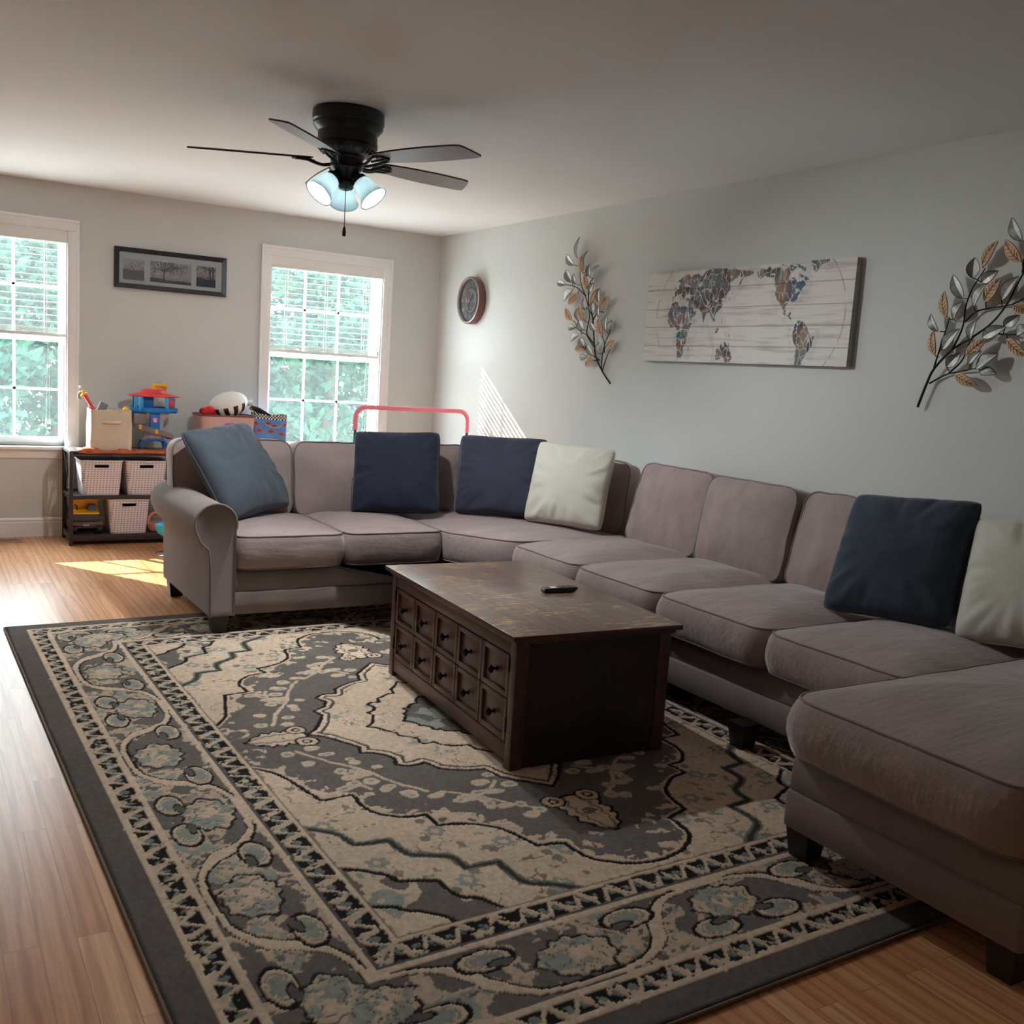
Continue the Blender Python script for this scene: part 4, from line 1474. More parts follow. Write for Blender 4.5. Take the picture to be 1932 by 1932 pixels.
STEM_A=[[(-2.537, 1.327), (-2.447, 1.402), (-2.367, 1.5), (-2.334, 1.63), (-2.306, 1.744), (-2.253, 1.813), (-2.237, 1.938), (-2.268, 1.993)], [(-2.447, 1.402), (-2.443, 1.496), (-2.456, 1.585), (-2.488, 1.663)], [(-2.362, 1.54), (-2.256, 1.625), (-2.243, 1.676), (-2.247, 1.767), (-2.183, 1.878), (-2.109, 1.978), (-2.079, 2.129)], [(-2.343, 1.562), (-2.235, 1.627), (-2.15, 1.654), (-2.068, 1.724)], [(-2.182, 1.883), (-2.061, 1.945), (-1.953, 1.964)], [(-2.384, 1.472), (-2.28, 1.516), (-2.224, 1.552)], [(-2.253, 1.813), (-2.28, 1.852), (-2.327, 1.918)], [(-2.309, 1.721), (-2.364, 1.776), (-2.415, 1.831)], [(-2.239, 1.921), (-2.188, 1.997), (-2.172, 2.072)], [(-2.447, 1.406), (-2.454, 1.473), (-2.491, 1.541)], [(-2.436, 1.518), (-2.424, 1.585), (-2.406, 1.63)], [(-2.375, 1.466), (-2.315, 1.471)]]
LEAF_B=[(-5.199, 1.992, -5.144, 2.086, 0.049, 'S'), (-5.203, 1.91, -5.122, 2.003, 0.054, 'W'), (-5.032, 1.902, -5.087, 2.003, 0.055, 'W'), (-4.996, 1.858, -4.995, 1.941, 0.046, 'S'), (-5.043, 1.838, -5.109, 1.881, 0.043, 'S'), (-4.968, 1.776, -4.905, 1.876, 0.05, 'S'), (-4.896, 1.701, -4.873, 1.81, 0.053, 'W'), (-4.931, 1.691, -4.966, 1.763, 0.043, 'S'), (-5.018, 1.739, -5.069, 1.837, 0.046, 'S'), (-5.067, 1.759, -5.129, 1.857, 0.056, 'W'), (-5.138, 1.765, -5.198, 1.856, 0.049, 'S'), (-4.869, 1.641, -4.824, 1.714, 0.039, 'S'), (-4.86, 1.539, -4.84, 1.646, 0.054, 'W'), (-4.899, 1.564, -4.969, 1.651, 0.05, 'S'), (-5.023, 1.607, -5.042, 1.687, 0.041, 'S'), (-5.077, 1.617, -5.178, 1.658, 0.048, 'S'), (-5.167, 1.66, -5.229, 1.703, 0.04, 'S'), (-5.19, 1.742, -5.262, 1.713, 0.043, 'W'), (-5.182, 1.61, -5.282, 1.541, 0.048, 'W'), (-5.226, 1.626, -5.284, 1.657, 0.043, 'S'), (-5.012, 1.538, -5.098, 1.612, 0.045, 'W'), (-4.926, 1.493, -4.985, 1.552, 0.041, 'S'), (-5.032, 1.505, -5.084, 1.561, 0.036, 'S'), (-5.068, 1.487, -5.158, 1.55, 0.049, 'S'), (-5.086, 1.478, -5.162, 1.469, 0.035, 'S'), (-4.971, 1.463, -5.083, 1.417, 0.045, 'W'), (-5.266, 1.786, -5.33, 1.828, 0.047, 'S'), (-5.29, 1.852, -5.324, 1.937, 0.05, 'W'), (-5.242, 1.956, -5.274, 2.028, 0.047, 'S'), (-5.305, 1.741, -5.376, 1.761, 0.047, 'W')]
STEM_B=[[(-4.798, 1.315), (-4.833, 1.419), (-4.864, 1.484), (-4.942, 1.566), (-5.022, 1.612), (-5.107, 1.673), (-5.162, 1.745), (-5.195, 1.825), (-5.217, 1.878), (-5.239, 1.957)], [(-4.864, 1.484), (-4.878, 1.549), (-4.893, 1.641), (-4.897, 1.702)], [(-4.942, 1.566), (-4.973, 1.655), (-4.971, 1.75), (-4.987, 1.82), (-5.034, 1.9)], [(-4.978, 1.681), (-5.022, 1.723), (-5.083, 1.736), (-5.171, 1.749), (-5.227, 1.775), (-5.292, 1.812)], [(-4.836, 1.42), (-4.912, 1.461), (-4.998, 1.479), (-5.065, 1.491)], [(-4.923, 1.467), (-4.991, 1.526), (-5.023, 1.608)], [(-5.07, 1.645), (-5.159, 1.629), (-5.228, 1.628)], [(-5.217, 1.878), (-5.208, 1.905), (-5.2, 1.924)], [(-5.213, 1.869), (-5.21, 1.932), (-5.195, 1.995)], [(-5.239, 1.957), (-5.286, 1.857)]]
# ------------------------------------------------------------------ ceiling fan
FX, FY, FZ = -2.138, -3.309, 2.44
fan = thing('ceiling_fan', 'black flush mount ceiling fan with five grey blades and three lit glass shades', 'ceiling fan', (FX, FY, FZ))
t = MB()
t.lathe([(0.150, 0.0), (0.156, -0.006), (0.158, -0.048), (0.152, -0.056), (0.154, -0.066), (0.148, -0.076), (0.138, -0.088), (0.131, -0.094),
         (0.131, -0.130), (0.134, -0.136), (0.130, -0.142), (0.134, -0.148), (0.128, -0.158), (0.112, -0.176), (0.085, -0.190), (0.02, -0.192)], n=48)
t.link('motor_housing', 'fan_black', fan, smooth=35)
t = MB()
for k in range(30):
    a = 2*math.pi*k/30
    if k % 6 == 5: continue
    c1 = Vector((0.1255*math.cos(a), 0.1255*math.sin(a), -0.1625))
    c2 = Vector((0.1045*math.cos(a), 0.1045*math.sin(a), -0.1825))
    MB().tube([c1, c2], 0.0042, 8).link('vent_slot', 'black_p', fan, smooth=60)
t = MB()
t.lathe([(0.02, -0.185), (0.075, -0.187), (0.078, -0.194), (0.072, -0.200), (0.070, -0.235), (0.074, -0.240), (0.070, -0.246), (0.052, -0.262), (0.046, -0.285), (0.030, -0.292), (0.0345, -0.298), (0.034, -0.322), (0.028, -0.332), (0.004, -0.338)], n=36)
t.link('hub', 'fan_black', fan, smooth=35)
def blade(k):
    a = R(10+72*k)
    B = MB()
    out = [(0.150, -0.034), (0.20, -0.046), (0.32, -0.060), (0.46, -0.067), (0.58, -0.066), (0.625, -0.062), (0.650, -0.045), (0.680, 0.034), (0.672, 0.050), (0.63, 0.056), (0.46, 0.062), (0.32, 0.057), (0.20, 0.044), (0.150, 0.034)]
    pl = catmull(out, 4)
    pitch = R(-12)
    zb = -0.205
    rot = Matrix.Rotation(a, 3, 'Z')
    def P(x, y, dz):
        return rot @ Vector((x, y*math.cos(pitch), zb-0.0+y*math.sin(pitch)+dz))
    n = len(pl)
    vs = [P(x, y, -0.0035) for x, y in pl]+[P(x, y, 0.0035) for x, y in pl]
    B.add(vs, [tuple(range(n))])
    B.cur = 1
    B.add(vs, [tuple(range(n, 2*n))]+[(i, (i+1) % n, n+(i+1) % n, n+i) for i in range(n)])
    bl = B.link('blade', ['blade', 'blade_edge'], fan)
    I = MB()
    for sy in (-1, 1):
        pts = [P(0.066, sy*0.006, -0.022), P(0.105, sy*0.010, -0.028), P(0.140, sy*0.020, -0.020), P(0.175, sy*0.032, -0.008), P(0.215, sy*0.024, -0.0075)]
        I.tube(catmull(pts, 4), [0.0075]*4+[0.0065]*13, 8)
    I.tube([P(0.215, -0.024, -0.0075), P(0.236, 0, -0.0075), P(0.215, 0.024, -0.0075)], 0.0055, 8)
    I.tube([P(0.140, 0, -0.014), P(0.230, 0, -0.0075)], 0.005, 8)
    for x, y in ((0.19, -0.024), (0.19, 0.024), (0.225, 0)):
        I.sphere(P(x, y, -0.010), 0.0055, 8, 6)
    I.link('blade_bracket', 'fan_black', bl, smooth=60)
for k in range(5): blade(k)
view = math.atan2(-7.64-FY, -3.81-FX)          # one shade looks towards the middle of the room
for k in range(3):
    a = view+R(183)+k*2*math.pi/3
    dirv = Vector((math.cos(a), math.sin(a), 0))
    ax = (dirv*math.sin(R(42))+Vector((0, 0, -1))*math.cos(R(42))).normalized()
    o = Vector((0, 0, -0.262))+dirv*0.040
    neck = o+ax*0.035
    q = Vector((0, 0, 1)).rotation_difference(ax).to_matrix()
    t = MB()
    t.tube([Vector((0, 0, -0.25))+dirv*0.02, o, neck], [0.016, 0.018, 0.020], 12)
    t.lathe([(0.012, -0.012), (0.030, -0.008), (0.034, 0.004), (0.034, 0.016), (0.030, 0.018)], neck, 20, m=q)
    ho = t.link('lamp_holder', 'fan_black', fan, smooth=45)
    g = MB()
    pr = [(0.030, 0.010), (0.036, 0.016), (0.041, 0.030), (0.0435, 0.050), (0.046, 0.070), (0.052, 0.088), (0.061, 0.104), (0.066, 0.112)]
    g.lathe(pr, neck, 28, m=q, caps=False)
    g.link('glass_shade', 'shade', ho, smooth=180, solid=0.003)
    bp = neck+ax*0.062
    em = MB().sphere(bp, 0.021, 14, 8)
    bulb = bpy.data.materials.get('lit_bulb') or mat('lit_bulb', (244, 250, 250), 0.4, emit=2050.0)
    em.link('bulb', bulb, ho, smooth=180)
t = MB()
cd = Vector((math.cos(view), math.sin(view), 0))*0.072
t.tube([Vector((0, 0, -0.243))+cd*0.95, Vector((0, 0, -0.262))+cd*1.05, Vector((0, 0, -0.30))+cd*1.06, Vector((0, 0, -0.50))+cd*1.06], 0.0017, 6)
ch = t.link('pull_chain', 'bronze', fan, smooth=60)
t = MB().lathe([(0.002, 0.0), (0.005, -0.004), (0.0075, -0.018), (0.0085, -0.034), (0.006, -0.043), (0.001, -0.044)], Vector((0, 0, -0.50))+cd*1.06, 12)
t.link('pull_fob', 'black_wood', ch, smooth=60)

# ------------------------------------------------------------------ leaf sprigs on the right wall
def sprig(name, label, leaves, stems, seed):
    rnd = random.Random(seed)
    cy = sum(l[0] for l in leaves)/len(leaves)
    cz = sum(l[1] for l in leaves)/len(leaves)
    root = thing(name, label, 'wall art', (-0.001, cy, cz), group='metal and wood leaf sprigs on the right wall')
    def Q(y, z, dpt): return Vector((-dpt+0.001, y-cy, z-cz))
    allp = []
    s = MB()
    for i, st in enumerate(stems):
        pts = catmull(st, 5)
        allp += pts
        k = len(pts)
        r0 = 0.0060 if i == 0 else 0.0042
        s.tube([Q(y, z, 0.028+0.012*math.sin(j/k*3.1+i)) for j, (y, z) in enumerate(pts)], [r0*(1-0.5*j/k) for j in range(k)], 8)
    for l in leaves:
        b = min(allp, key=lambda p: (p[0]-l[0])**2+(p[1]-l[1])**2)
        s.tube([Q(b[0], b[1], 0.03), Q(l[0], l[1], 0.036)], 0.0022, 6)
    hk = min(allp, key=lambda p: p[0]**2*0+(p[1]-cz)**2)
    s.tube([Q(hk[0], hk[1], 0.03), Q(hk[0], hk[1], 0.002)], 0.003, 6)
    s.link('stem', 'stem_black', root, smooth=60)
    for y0, z0, y1, z1, w, tp in leaves:
        d = Vector((0, y1-y0, z1-z0))
        L = d.length
        d.normalize()
        n = Vector((-1, 0, 0))
        tl = rnd.uniform(-0.45, 0.45)
        sd = d.cross(n).normalized()
        nn = (n*math.cos(tl)+sd*math.sin(tl)).normalized()
        sd = d.cross(nn).normalized()
        ww = max(w, 0.036)/2/max(0.75, math.cos(tl))
        lift = 0.036+rnd.uniform(0, 0.012)
        o = Q(y0, z0, lift)
        K = 14
        def prof(tt): return ww*(math.sin(math.pi*min(1, tt)**0.85))**0.85 if 0 < tt < 1 else 0.0
        mid = [o+d*L*j/K+nn*(0.012*math.sin(math.pi*j/K)) for j in range(K+1)]
        th = 0.006 if tp == 'W' else 0.0016
        lf = MB()
        if tp == 'W':
            vs = []
            fs = []
            for j in range(K+1):
                p = prof(j/K)
                for q in (-1, 0, 1):
                    vs.append(mid[j]+sd*p*q-nn*0.0)
                for q in (-1, 0, 1):
                    vs.append(mid[j]+sd*p*q-nn*th)
            for j in range(K):
                e, f = j*6, (j+1)*6
                fs += [(e, e+1, f+1, f), (e+1, e+2, f+2, f+1), (e+3, f+3, f+4, e+4), (e+4, f+4, f+5, e+5), (e, f, f+3, e+3), (e+2, e+5, f+5, f+2)]
            lf.add(vs, fs)
            ob = lf.link('wood_leaf', 'wood_leaf', root)
            v = MB()
            v.tube([mid[j]+nn*0.0012 for j in range(1, K)], 0.0013, 5)
            for j in range(2, K-2, 2):
                for q in (-1, 1):
                    v.tube([mid[j]+nn*0.001, mid[min(K, j+2)]+sd*q*prof((j+2)/K)*0.75+nn*0.0012], 0.0011, 5)
            v.link('carved_veins', 'vein', ob)
        else:
            for half, mt_, fold in ((-1, 'silver_leaf', 0.0), (1, 'silver_bright', 0.014)):
                vs = []
                fs = []
                for j in range(K+1):
                    p = prof(j/K)
                    a_ = mid[j]
                    b_ = mid[j]+sd*half*p*0.96+nn*(p*0.30)
                    vs += [a_, b_, a_-nn*th, b_-nn*th]
                for j in range(K):
                    e, f = j*4, (j+1)*4
                    fs += [(e, e+1, f+1, f), (e+2, f+2, f+3, e+3), (e+1, e+3, f+3, f+1)]
                if half == -1:
                    A_ = (vs, fs)
                else:
                    lf.add(*A_)
                    lf.cur = 1
                    lf.add(vs, fs)
            ob = lf.link('silver_leaf', ['silver_leaf', 'silver_bright'], root)
            rim = MB()
            ed = [mid[j]+sd*prof(j/K)+nn*prof(j/K)*0.28 for j in range(K+1)]+[mid[j]-sd*prof(j/K)+nn*prof(j/K)*0.28 for j in range(K-1, 0, -1)]
            rim.tube(ed, 0.0014, 5, closed=True)
            rim.link('wire_rim', 'stem_black', ob)
    return root
sprig('leaf_sprig', 'tall metal and wood leaf sprig on the wall between the clock and the map', LEAF_A, STEM_A, 3)
sprig('leaf_sprig', 'large metal and wood leaf sprig right of the map, cut by the photo edge', LEAF_B, STEM_B, 8)

# ------------------------------------------------------------------ wall clock
ck = thing('wall_clock', 'round wall clock with copper brown rim and grey face with pale numerals', 'clock', (0, -0.640, 1.898))
CR, CD = 0.183, 0.062
t = MB()
t.lathe([(CR*0.97, 0.0), (CR, -0.004), (CR, -CD+0.006), (CR*0.985, -CD), (CR*0.955, -CD)], n=64, axis='x', caps=False)
t.link('rim', 'copper_rim', ck, smooth=40)
t = MB()
t.lathe([(CR*0.955, -CD), (CR*0.93, -CD-0.002), (CR*0.90, -CD+0.004), (CR*0.885, -0.034)], n=64, axis='x', caps=False)
t.link('bezel', 'silver_rim', ck, smooth=40)
t = MB().lathe([(CR*0.97, -0.002), (CR*0.93, -0.034), (0.001, -0.0345)], n=64, axis='x')
face = t.link('dial', 'clock_face', ck)
t = MB().lathe([(CR*0.52, -0.0345), (CR*0.52, -0.036), (0.001, -0.0362)], n=48, axis='x')
t.link('inner_dial', 'clock_centre', face)
t = MB()
t.lathe([(CR*0.545, -0.0345), (CR*0.545, -0.0365), (CR*0.515, -0.0365), (CR*0.515, -0.0345)], n=48, axis='x', caps=False)
for gy, gz, gr in ((0.035, 0.04, 0.030), (-0.03, 0.02, 0.026), (0.0, -0.045, 0.034), (0.045, -0.035, 0.020), (-0.045, -0.03, 0.02)):
    t.lathe([(gr, -0.0355), (gr, -0.0372), (gr*0.86, -0.0372), (gr*0.86, -0.0355)], (0, gy, gz), 24, axis='x', caps=False)
    for k in range(5):
        a = k*2*math.pi/5+gy*50
        t.tube([(-0.0366, gy, gz), (-0.0366, gy+gr*math.cos(a), gz+gr*math.sin(a))], 0.0014, 5)
t.link('gear_tracery', 'clock_dark', face)
for hr in range(1, 13):
    a = math.pi/2-hr*math.pi/6
    rr2 = CR*0.715
    cu = bpy.data.curves.new('numeral', 'FONT')
    cu.body = str(hr)
    cu.size = 0.056
    cu.align_x = 'CENTER'
    cu.align_y = 'CENTER'
    cu.extrude = 0.0006
    cu.materials.append(M['clock_num'])
    tmp = bpy.data.objects.new('numeral_outline', cu)
    COL.objects.link(tmp)
    bpy.context.view_layer.update()
    me = bpy.data.meshes.new_from_object(tmp.evaluated_get(bpy.context.evaluated_depsgraph_get()))
    bpy.data.objects.remove(tmp)
    if not me.materials: me.materials.append(M['clock_num'])
    o = bpy.data.objects.new('numeral', me)
    COL.objects.link(o)
    o.parent = face
    # seen from the room (-x side) the right hand side of the dial is -y; numerals stand radially
    up = Vector((0, -math.cos(a), math.sin(a)))
    xx = Vector((0, -math.sin(a), -math.cos(a)))
    zz = Vector((-1, 0, 0))
    mm = Matrix((xx, up, zz)).transposed().to_4x4()
    mm.translation = Vector((-0.0352, -math.cos(a)*rr2, math.sin(a)*rr2))
    o.matrix_local = mm
def hand(nm, ang, ln, wd, x):
    a = math.pi/2-ang
    dv = Vector((0, -math.cos(a), math.sin(a)))
    sv_ = Vector((0, math.sin(a), math.cos(a)))
    t = MB()
    p = [dv*-0.02+sv_*wd*0.5, dv*-0.02-sv_*wd*0.5, dv*ln*0.7-sv_*wd, dv*ln, dv*ln*0.7+sv_*wd]
    vs = [q+Vector((x, 0, 0)) for q in p]+[q+Vector((x-0.0012, 0, 0)) for q in p]
    t.add(vs, [(0, 1, 2, 3, 4), (5, 6, 7, 8, 9)]+[(i, (i+1) % 5, 5+(i+1) % 5, 5+i) for i in range(5)])
    t.link(nm, 'clock_dark', ck)
hand('hour_hand', R(40), 0.075, 0.006, -0.039)
hand('minute_hand', R(200), 0.120, 0.005, -0.041)
t = MB().lathe([(CR*0.93, -0.0525), (0.001, -0.0535)], n=48, axis='x', caps=False)
t.link('cover_glass', 'clear', ck, smooth=180)

# ------------------------------------------------------------------ framed photographs
fx0, fx1, fz0, fz1 = -2.562, -1.776, 1.780, 2.062
pf = thing('picture_frame', 'long black picture frame with three sepia tree photographs in a white mat', 'picture', ((fx0+fx1)/2, 0, (fz0+fz1)/2))
fw, fh = fx1-fx0, fz1-fz0
t = MB()
bw = 0.033
for pr in ([(-fw/2, -fh/2), (fw/2, -fh/2), (fw/2-bw, -fh/2+bw), (-fw/2+bw, -fh/2+bw)], [(-fw/2, fh/2), (-fw/2+bw, fh/2-bw), (fw/2-bw, fh/2-bw), (fw/2, fh/2)],
           [(-fw/2, -fh/2), (-fw/2+bw, -fh/2+bw), (-fw/2+bw, fh/2-bw), (-fw/2, fh/2)], [(fw/2, -fh/2), (fw/2, fh/2), (fw/2-bw, fh/2-bw), (fw/2-bw, -fh/2+bw)]):
    n = len(pr)
    inner = [abs(x) < fw/2-0.01 and abs(z) < fh/2-0.01 for x, z in pr]
    vs = [(x, -0.002, z) for x, z in pr]+[(x, -0.016 if i else -0.024, z) for (x, z), i in zip(pr, inner)]
    t.add(vs, [tuple(range(n)), tuple(range(n, 2*n))]+[(i, (i+1) % n, n+(i+1) % n, n+i) for i in range(n)])
t.link('frame', 'frame_black', pf)
t = MB().box(-fw/2+bw-0.002, fw/2-bw+0.002, -0.010, -0.003, -fh/2+bw-0.002, fh/2-bw+0.002)
mt_ = t.link('mat_board', 'paper', pf)
def photo(x0, x1, z0, z1, kind):
    nx, nz = int((x1-x0)/0.0022), int((z1-z0)/0.0022)
    p = np.linspace(0, 1, nx)
    q = np.linspace(0, 1, nz)
    Pp, Qq = np.meshgrid(p, q)
    asp = (x1-x0)/(z1-z0)
    C = np.zeros(Pp.shape+(3,))
    C[:] = np.array((214, 204, 206.))
    C -= (fbm(Pp*asp*6, Qq*6, 3)*30)[..., None]
    gl = {0: 0.46, 1: 0.20, 2: 0.42}[kind]
    gd = gl+0.02*np.sin(Pp*9)-(0.10*(Pp) if kind == 1 else 0)-(0.05*Pp if kind == 2 else 0.0)
    hz = np.clip((Qq-gd)/0.25, 0, 1)
    C = C*hz[..., None]+np.array((176, 150, 148.))*(1-hz)[..., None]
    gm = Qq < gd
    C[gm] = np.array((74, 58, 60.)) if kind < 2 else np.array((62, 60, 76.))
    C[gm] *= (0.75+0.5*fbm(Pp*asp*14, Qq*20, 8))[gm][..., None]
    X2 = Pp*asp
    rnd = random.Random(20+kind)
    D = np.full(Pp.shape, 9.0)
    segs = []
    def branch(x, y, an, ln, wd, dep):
        if dep == 0 or wd < 0.004: return
        x2, y2 = x+math.cos(an)*ln, y+math.sin(an)*ln
        segs.append((x, y, x2, y2, wd))
        for k in range(2 if dep > 1 else 1):
            branch(x2, y2, an+rnd.uniform(-0.75, 0.75), ln*rnd.uniform(0.62, 0.85), wd*0.62, dep-1)
        if rnd.random() < 0.55: branch((x+x2)/2, (y+y2)/2, an+rnd.choice((-1, 1))*rnd.uniform(0.6, 1.1), ln*0.6, wd*0.5, dep-1)
    if kind == 1:
        for an, l, w_ in ((math.pi/2, 0.42, 0.062),): segs.append((0.33*asp, 0.10, 0.335*asp, 0.55, 0.060)); segs.append((0.33*asp, 0.08, 0.33*asp, 0.16, 0.085))
        for an in (0.15, 0.45, 0.8, 1.2, 1.7, 2.2, 2.6, 2.95): branch(0.335*asp, 0.55+0.05*rnd.random(), an, 0.25, 0.036, 6)
        for an in (-0.2, 0.1): branch(0.5*asp, 0.75, an, 0.25, 0.022, 5)
    elif kind == 0:
        for bx in (0.34, 0.85): branch(bx*asp, gl, math.pi/2, 0.15, 0.022, 5)
    else:
        for bx in (0.72, 0.88): segs.append((bx*asp, 0.35, (bx-0.04)*asp, 0.95, 0.06)); branch((bx-0.03)*asp, 0.75, 2.4, 0.2, 0.03, 5); branch(bx*asp, 0.7, 1.2, 0.2, 0.03, 4)
        branch(0.6*asp, 0.92, 3.0, 0.25, 0.022, 5)
    if kind == 0:
        segs += [(0, gl-0.02, asp, gl-0.05, 0.022), (0, gl-0.10, 0.5*asp, gl-0.08, 0.02), (0.48*asp, gl+0.02, 0.48*asp, 0.22, 0.04), (0.48*asp, gl-0.08, asp, 0.2, 0.03), (0.48*asp, gl-0.18, asp, 0.08, 0.03)]
    if kind == 1:
        segs += [(0.45*asp, 0.12, asp, 0.06, 0.018), (0.45*asp, 0.18, asp, 0.11, 0.012), (0.66*asp, 0.22, 0.66*asp, 0.08, 0.02), (0.80*asp, 0.20, 0.80*asp, 0.06, 0.02), (0.06*asp, 0.32, 0.06*asp, 0.2, 0.03)]
    if kind == 2:
        segs += [(0, gl-0.02, 0.6*asp, gl-0.06, 0.02), (0.3*asp, gl+0.08, 0.3*asp, gl-0.1, 0.025)]
    for sx, sy, ex, ey, wd in segs:
        d = dpoly(X2, Qq, [(sx, sy), (ex, ey)])-wd*0.5
        D = np.minimum(D, d)
    al = np.clip(0.5-D/0.014, 0, 1)*0.92
    if kind == 0: al = al*np.where(Qq > gl+0.03, 0.35, 1)
    lf = (fbm(X2*16, Qq*16, 30+kind, 3) > 0.60) & (Qq > 0.4) & (D < 0.10)
    al = np.maximum(al, lf*0.45)
    C = C*(1-al)[..., None]+np.array((52, 40, 46.))*al[..., None]
    P3 = np.stack([x0+(x1-x0)*Pp, np.full(Pp.shape, -0.0112), z0+(z1-z0)*Qq], -1)
    dyed_grid('photo_print', P3, C, M.get('print') or M.setdefault('print', attr_mat('photo_print_paper', 0.35, spec=0.4)), mt_)
photo(-0.335, -0.190, -0.082, 0.066, 0)
photo(-0.150, 0.140, -0.082, 0.066, 1)
photo(0.176, 0.316, -0.082, 0.066, 2)
t = MB().add([(-fw/2+bw, -0.0145, -fh/2+bw), (fw/2-bw, -0.0145, -fh/2+bw), (fw/2-bw, -0.0145, fh/2-bw), (-fw/2+bw, -0.0145, fh/2-bw)], [(0, 1, 2, 3)])
t.link('glazing', 'clear', pf)

# ------------------------------------------------------------------ world map canvas
LAND = [
 [(-17,15),(-16,21),(-10,30),(-6,35.5),(10,37),(11,33),(20,31),(25,32),(32,31),(35,27),(37,21),(39,16),(43,11.5),(51,12),(47,4),(41,-2),(39,-7),(40,-15),(35,-20),(35,-24),(32,-28),(28,-33),(20,-35),(18,-33),(15,-27),(12,-18),(13,-10),(9,-1),(9,4),(4,6),(-4,5),(-8,4),(-13,9)],
 [(44,-25),(44,-17),(49,-12),(50,-16),(47,-25)],
 [(-9,37),(-9,43),(-2,43.5),(-4,48),(2,51),(8,54),(8,57),(11,59.5),(5,59),(5,62),(14,68),(25,71),(31,70),(40,67),(44,68.5),(60,69),(68,68.5),(73,72),(80,73),(104,77),(113,74),(128,72),(140,73),(160,70),(180,69),(190,66),(179,62),(164,60),(162,56),(157,51),(155,57),(163,62),(150,59.5),(135,54.5),(141,52),(139,47),(131,43),(128,38.5),(129,35.5),(126,35),(125,39),(121,39),(118,38),(122,37),(119,34.5),(122,31),(120,26),(114,22),(108,21.5),(106,19),(109,13),(107,10),(105,9),(100,13.5),(99,9),(104,1.5),(101,3),(98,9),(97,16.5),(94,16),(91,22),(87,21),(80,15),(80,11),(77,8),(73,17),(72,21),(67,25),(57,26),(51,28),(48,30),(50,27),(52,24),(56,26),(59,22.5),(55,17),(45,13),(43,14),(39,21),(35,28),(35,33),(36,36.5),(30,36.5),(27,37),(26,40),(29,41),(36,42),(41,41),(37,46),(33,45),(28,44),(27,41),(24,40.5),(23,37),(20,40),(13,45.5),(18,40),(16,38),(10,44),(4,43),(0,40),(-2,37)],
 [(-5,50),(1,51.5),(-1,55),(-4,58.5),(-6,56),(-3,54)], [(-10,52),(-6,52),(-6,55),(-9,54)], [(-24,64),(-14,64),(-15,66.5),(-23,66)],
 [(130,31),(132,34),(140,36),(141,41),(145,44),(141,45),(140,41),(136,37),(130,34)],
 [(95,5.5),(106,-6),(104,-5.5),(97,2)], [(105,-6.5),(114,-8),(114,-9),(106,-8)], [(109,1),(117,7),(119,5),(116,-4),(110,-3)],
 [(131,-1),(141,-2.5),(150,-10),(143,-9),(138,-8),(132,-4)], [(120,18),(122,18),(126,7),(122,7)],
 [(114,-22),(114,-34),(118,-35),(124,-33),(131,-31.5),(136,-35),(140,-38),(147,-39),(150,-37),(153,-30),(153,-25),(146,-19),(142,-11),(141,-17),(136,-12),(130,-12),(126,-14),(121,-19)],
 [(192,66),(204,71),(232,70),(250,68),(265,72),(278,69),(279,67),(266,62),(266,58),(278,55),(279.5,51.5),(283,56),(282,62),(295,59),(304,52.5),(294,50),(300,46),(290,44),(290,42),(284,37),(284,35),(279,31),(280,25.5),(277,29.5),(270,30),(263,27),(263,20),(266,18),(270,21),(273,21),(272,16),(277,15),(277,10),(283,9),(280,7.5),(275,10),(267.5,14.5),(263,16),(255,20),(248,30),(246,31),(250,23),(245,29),(243,33),(239,35),(236,41),(236,48),(230,55),(220,60),(209,60),(198,55),(202,59),(194,62)],
 [(280,73),(298,66),(295,62),(286,65),(270,72)], [(245,73),(258,73),(256,69),(245,69.5)],
 [(305,70),(310,63),(317,60),(322,66),(338,70),(340,76),(300,76)],
 [(283,8),(288,12),(298,10.5),(309,4),(310,0),(316,-3),(325,-6),(321,-13),(319,-22),(312,-26),(306,-34),(302,-38),(295,-42),(293,-48),(291,-54),(286,-52),(286,-43),(289,-30),(290,-18),(284,-14),(279,-5),(280,1)]]
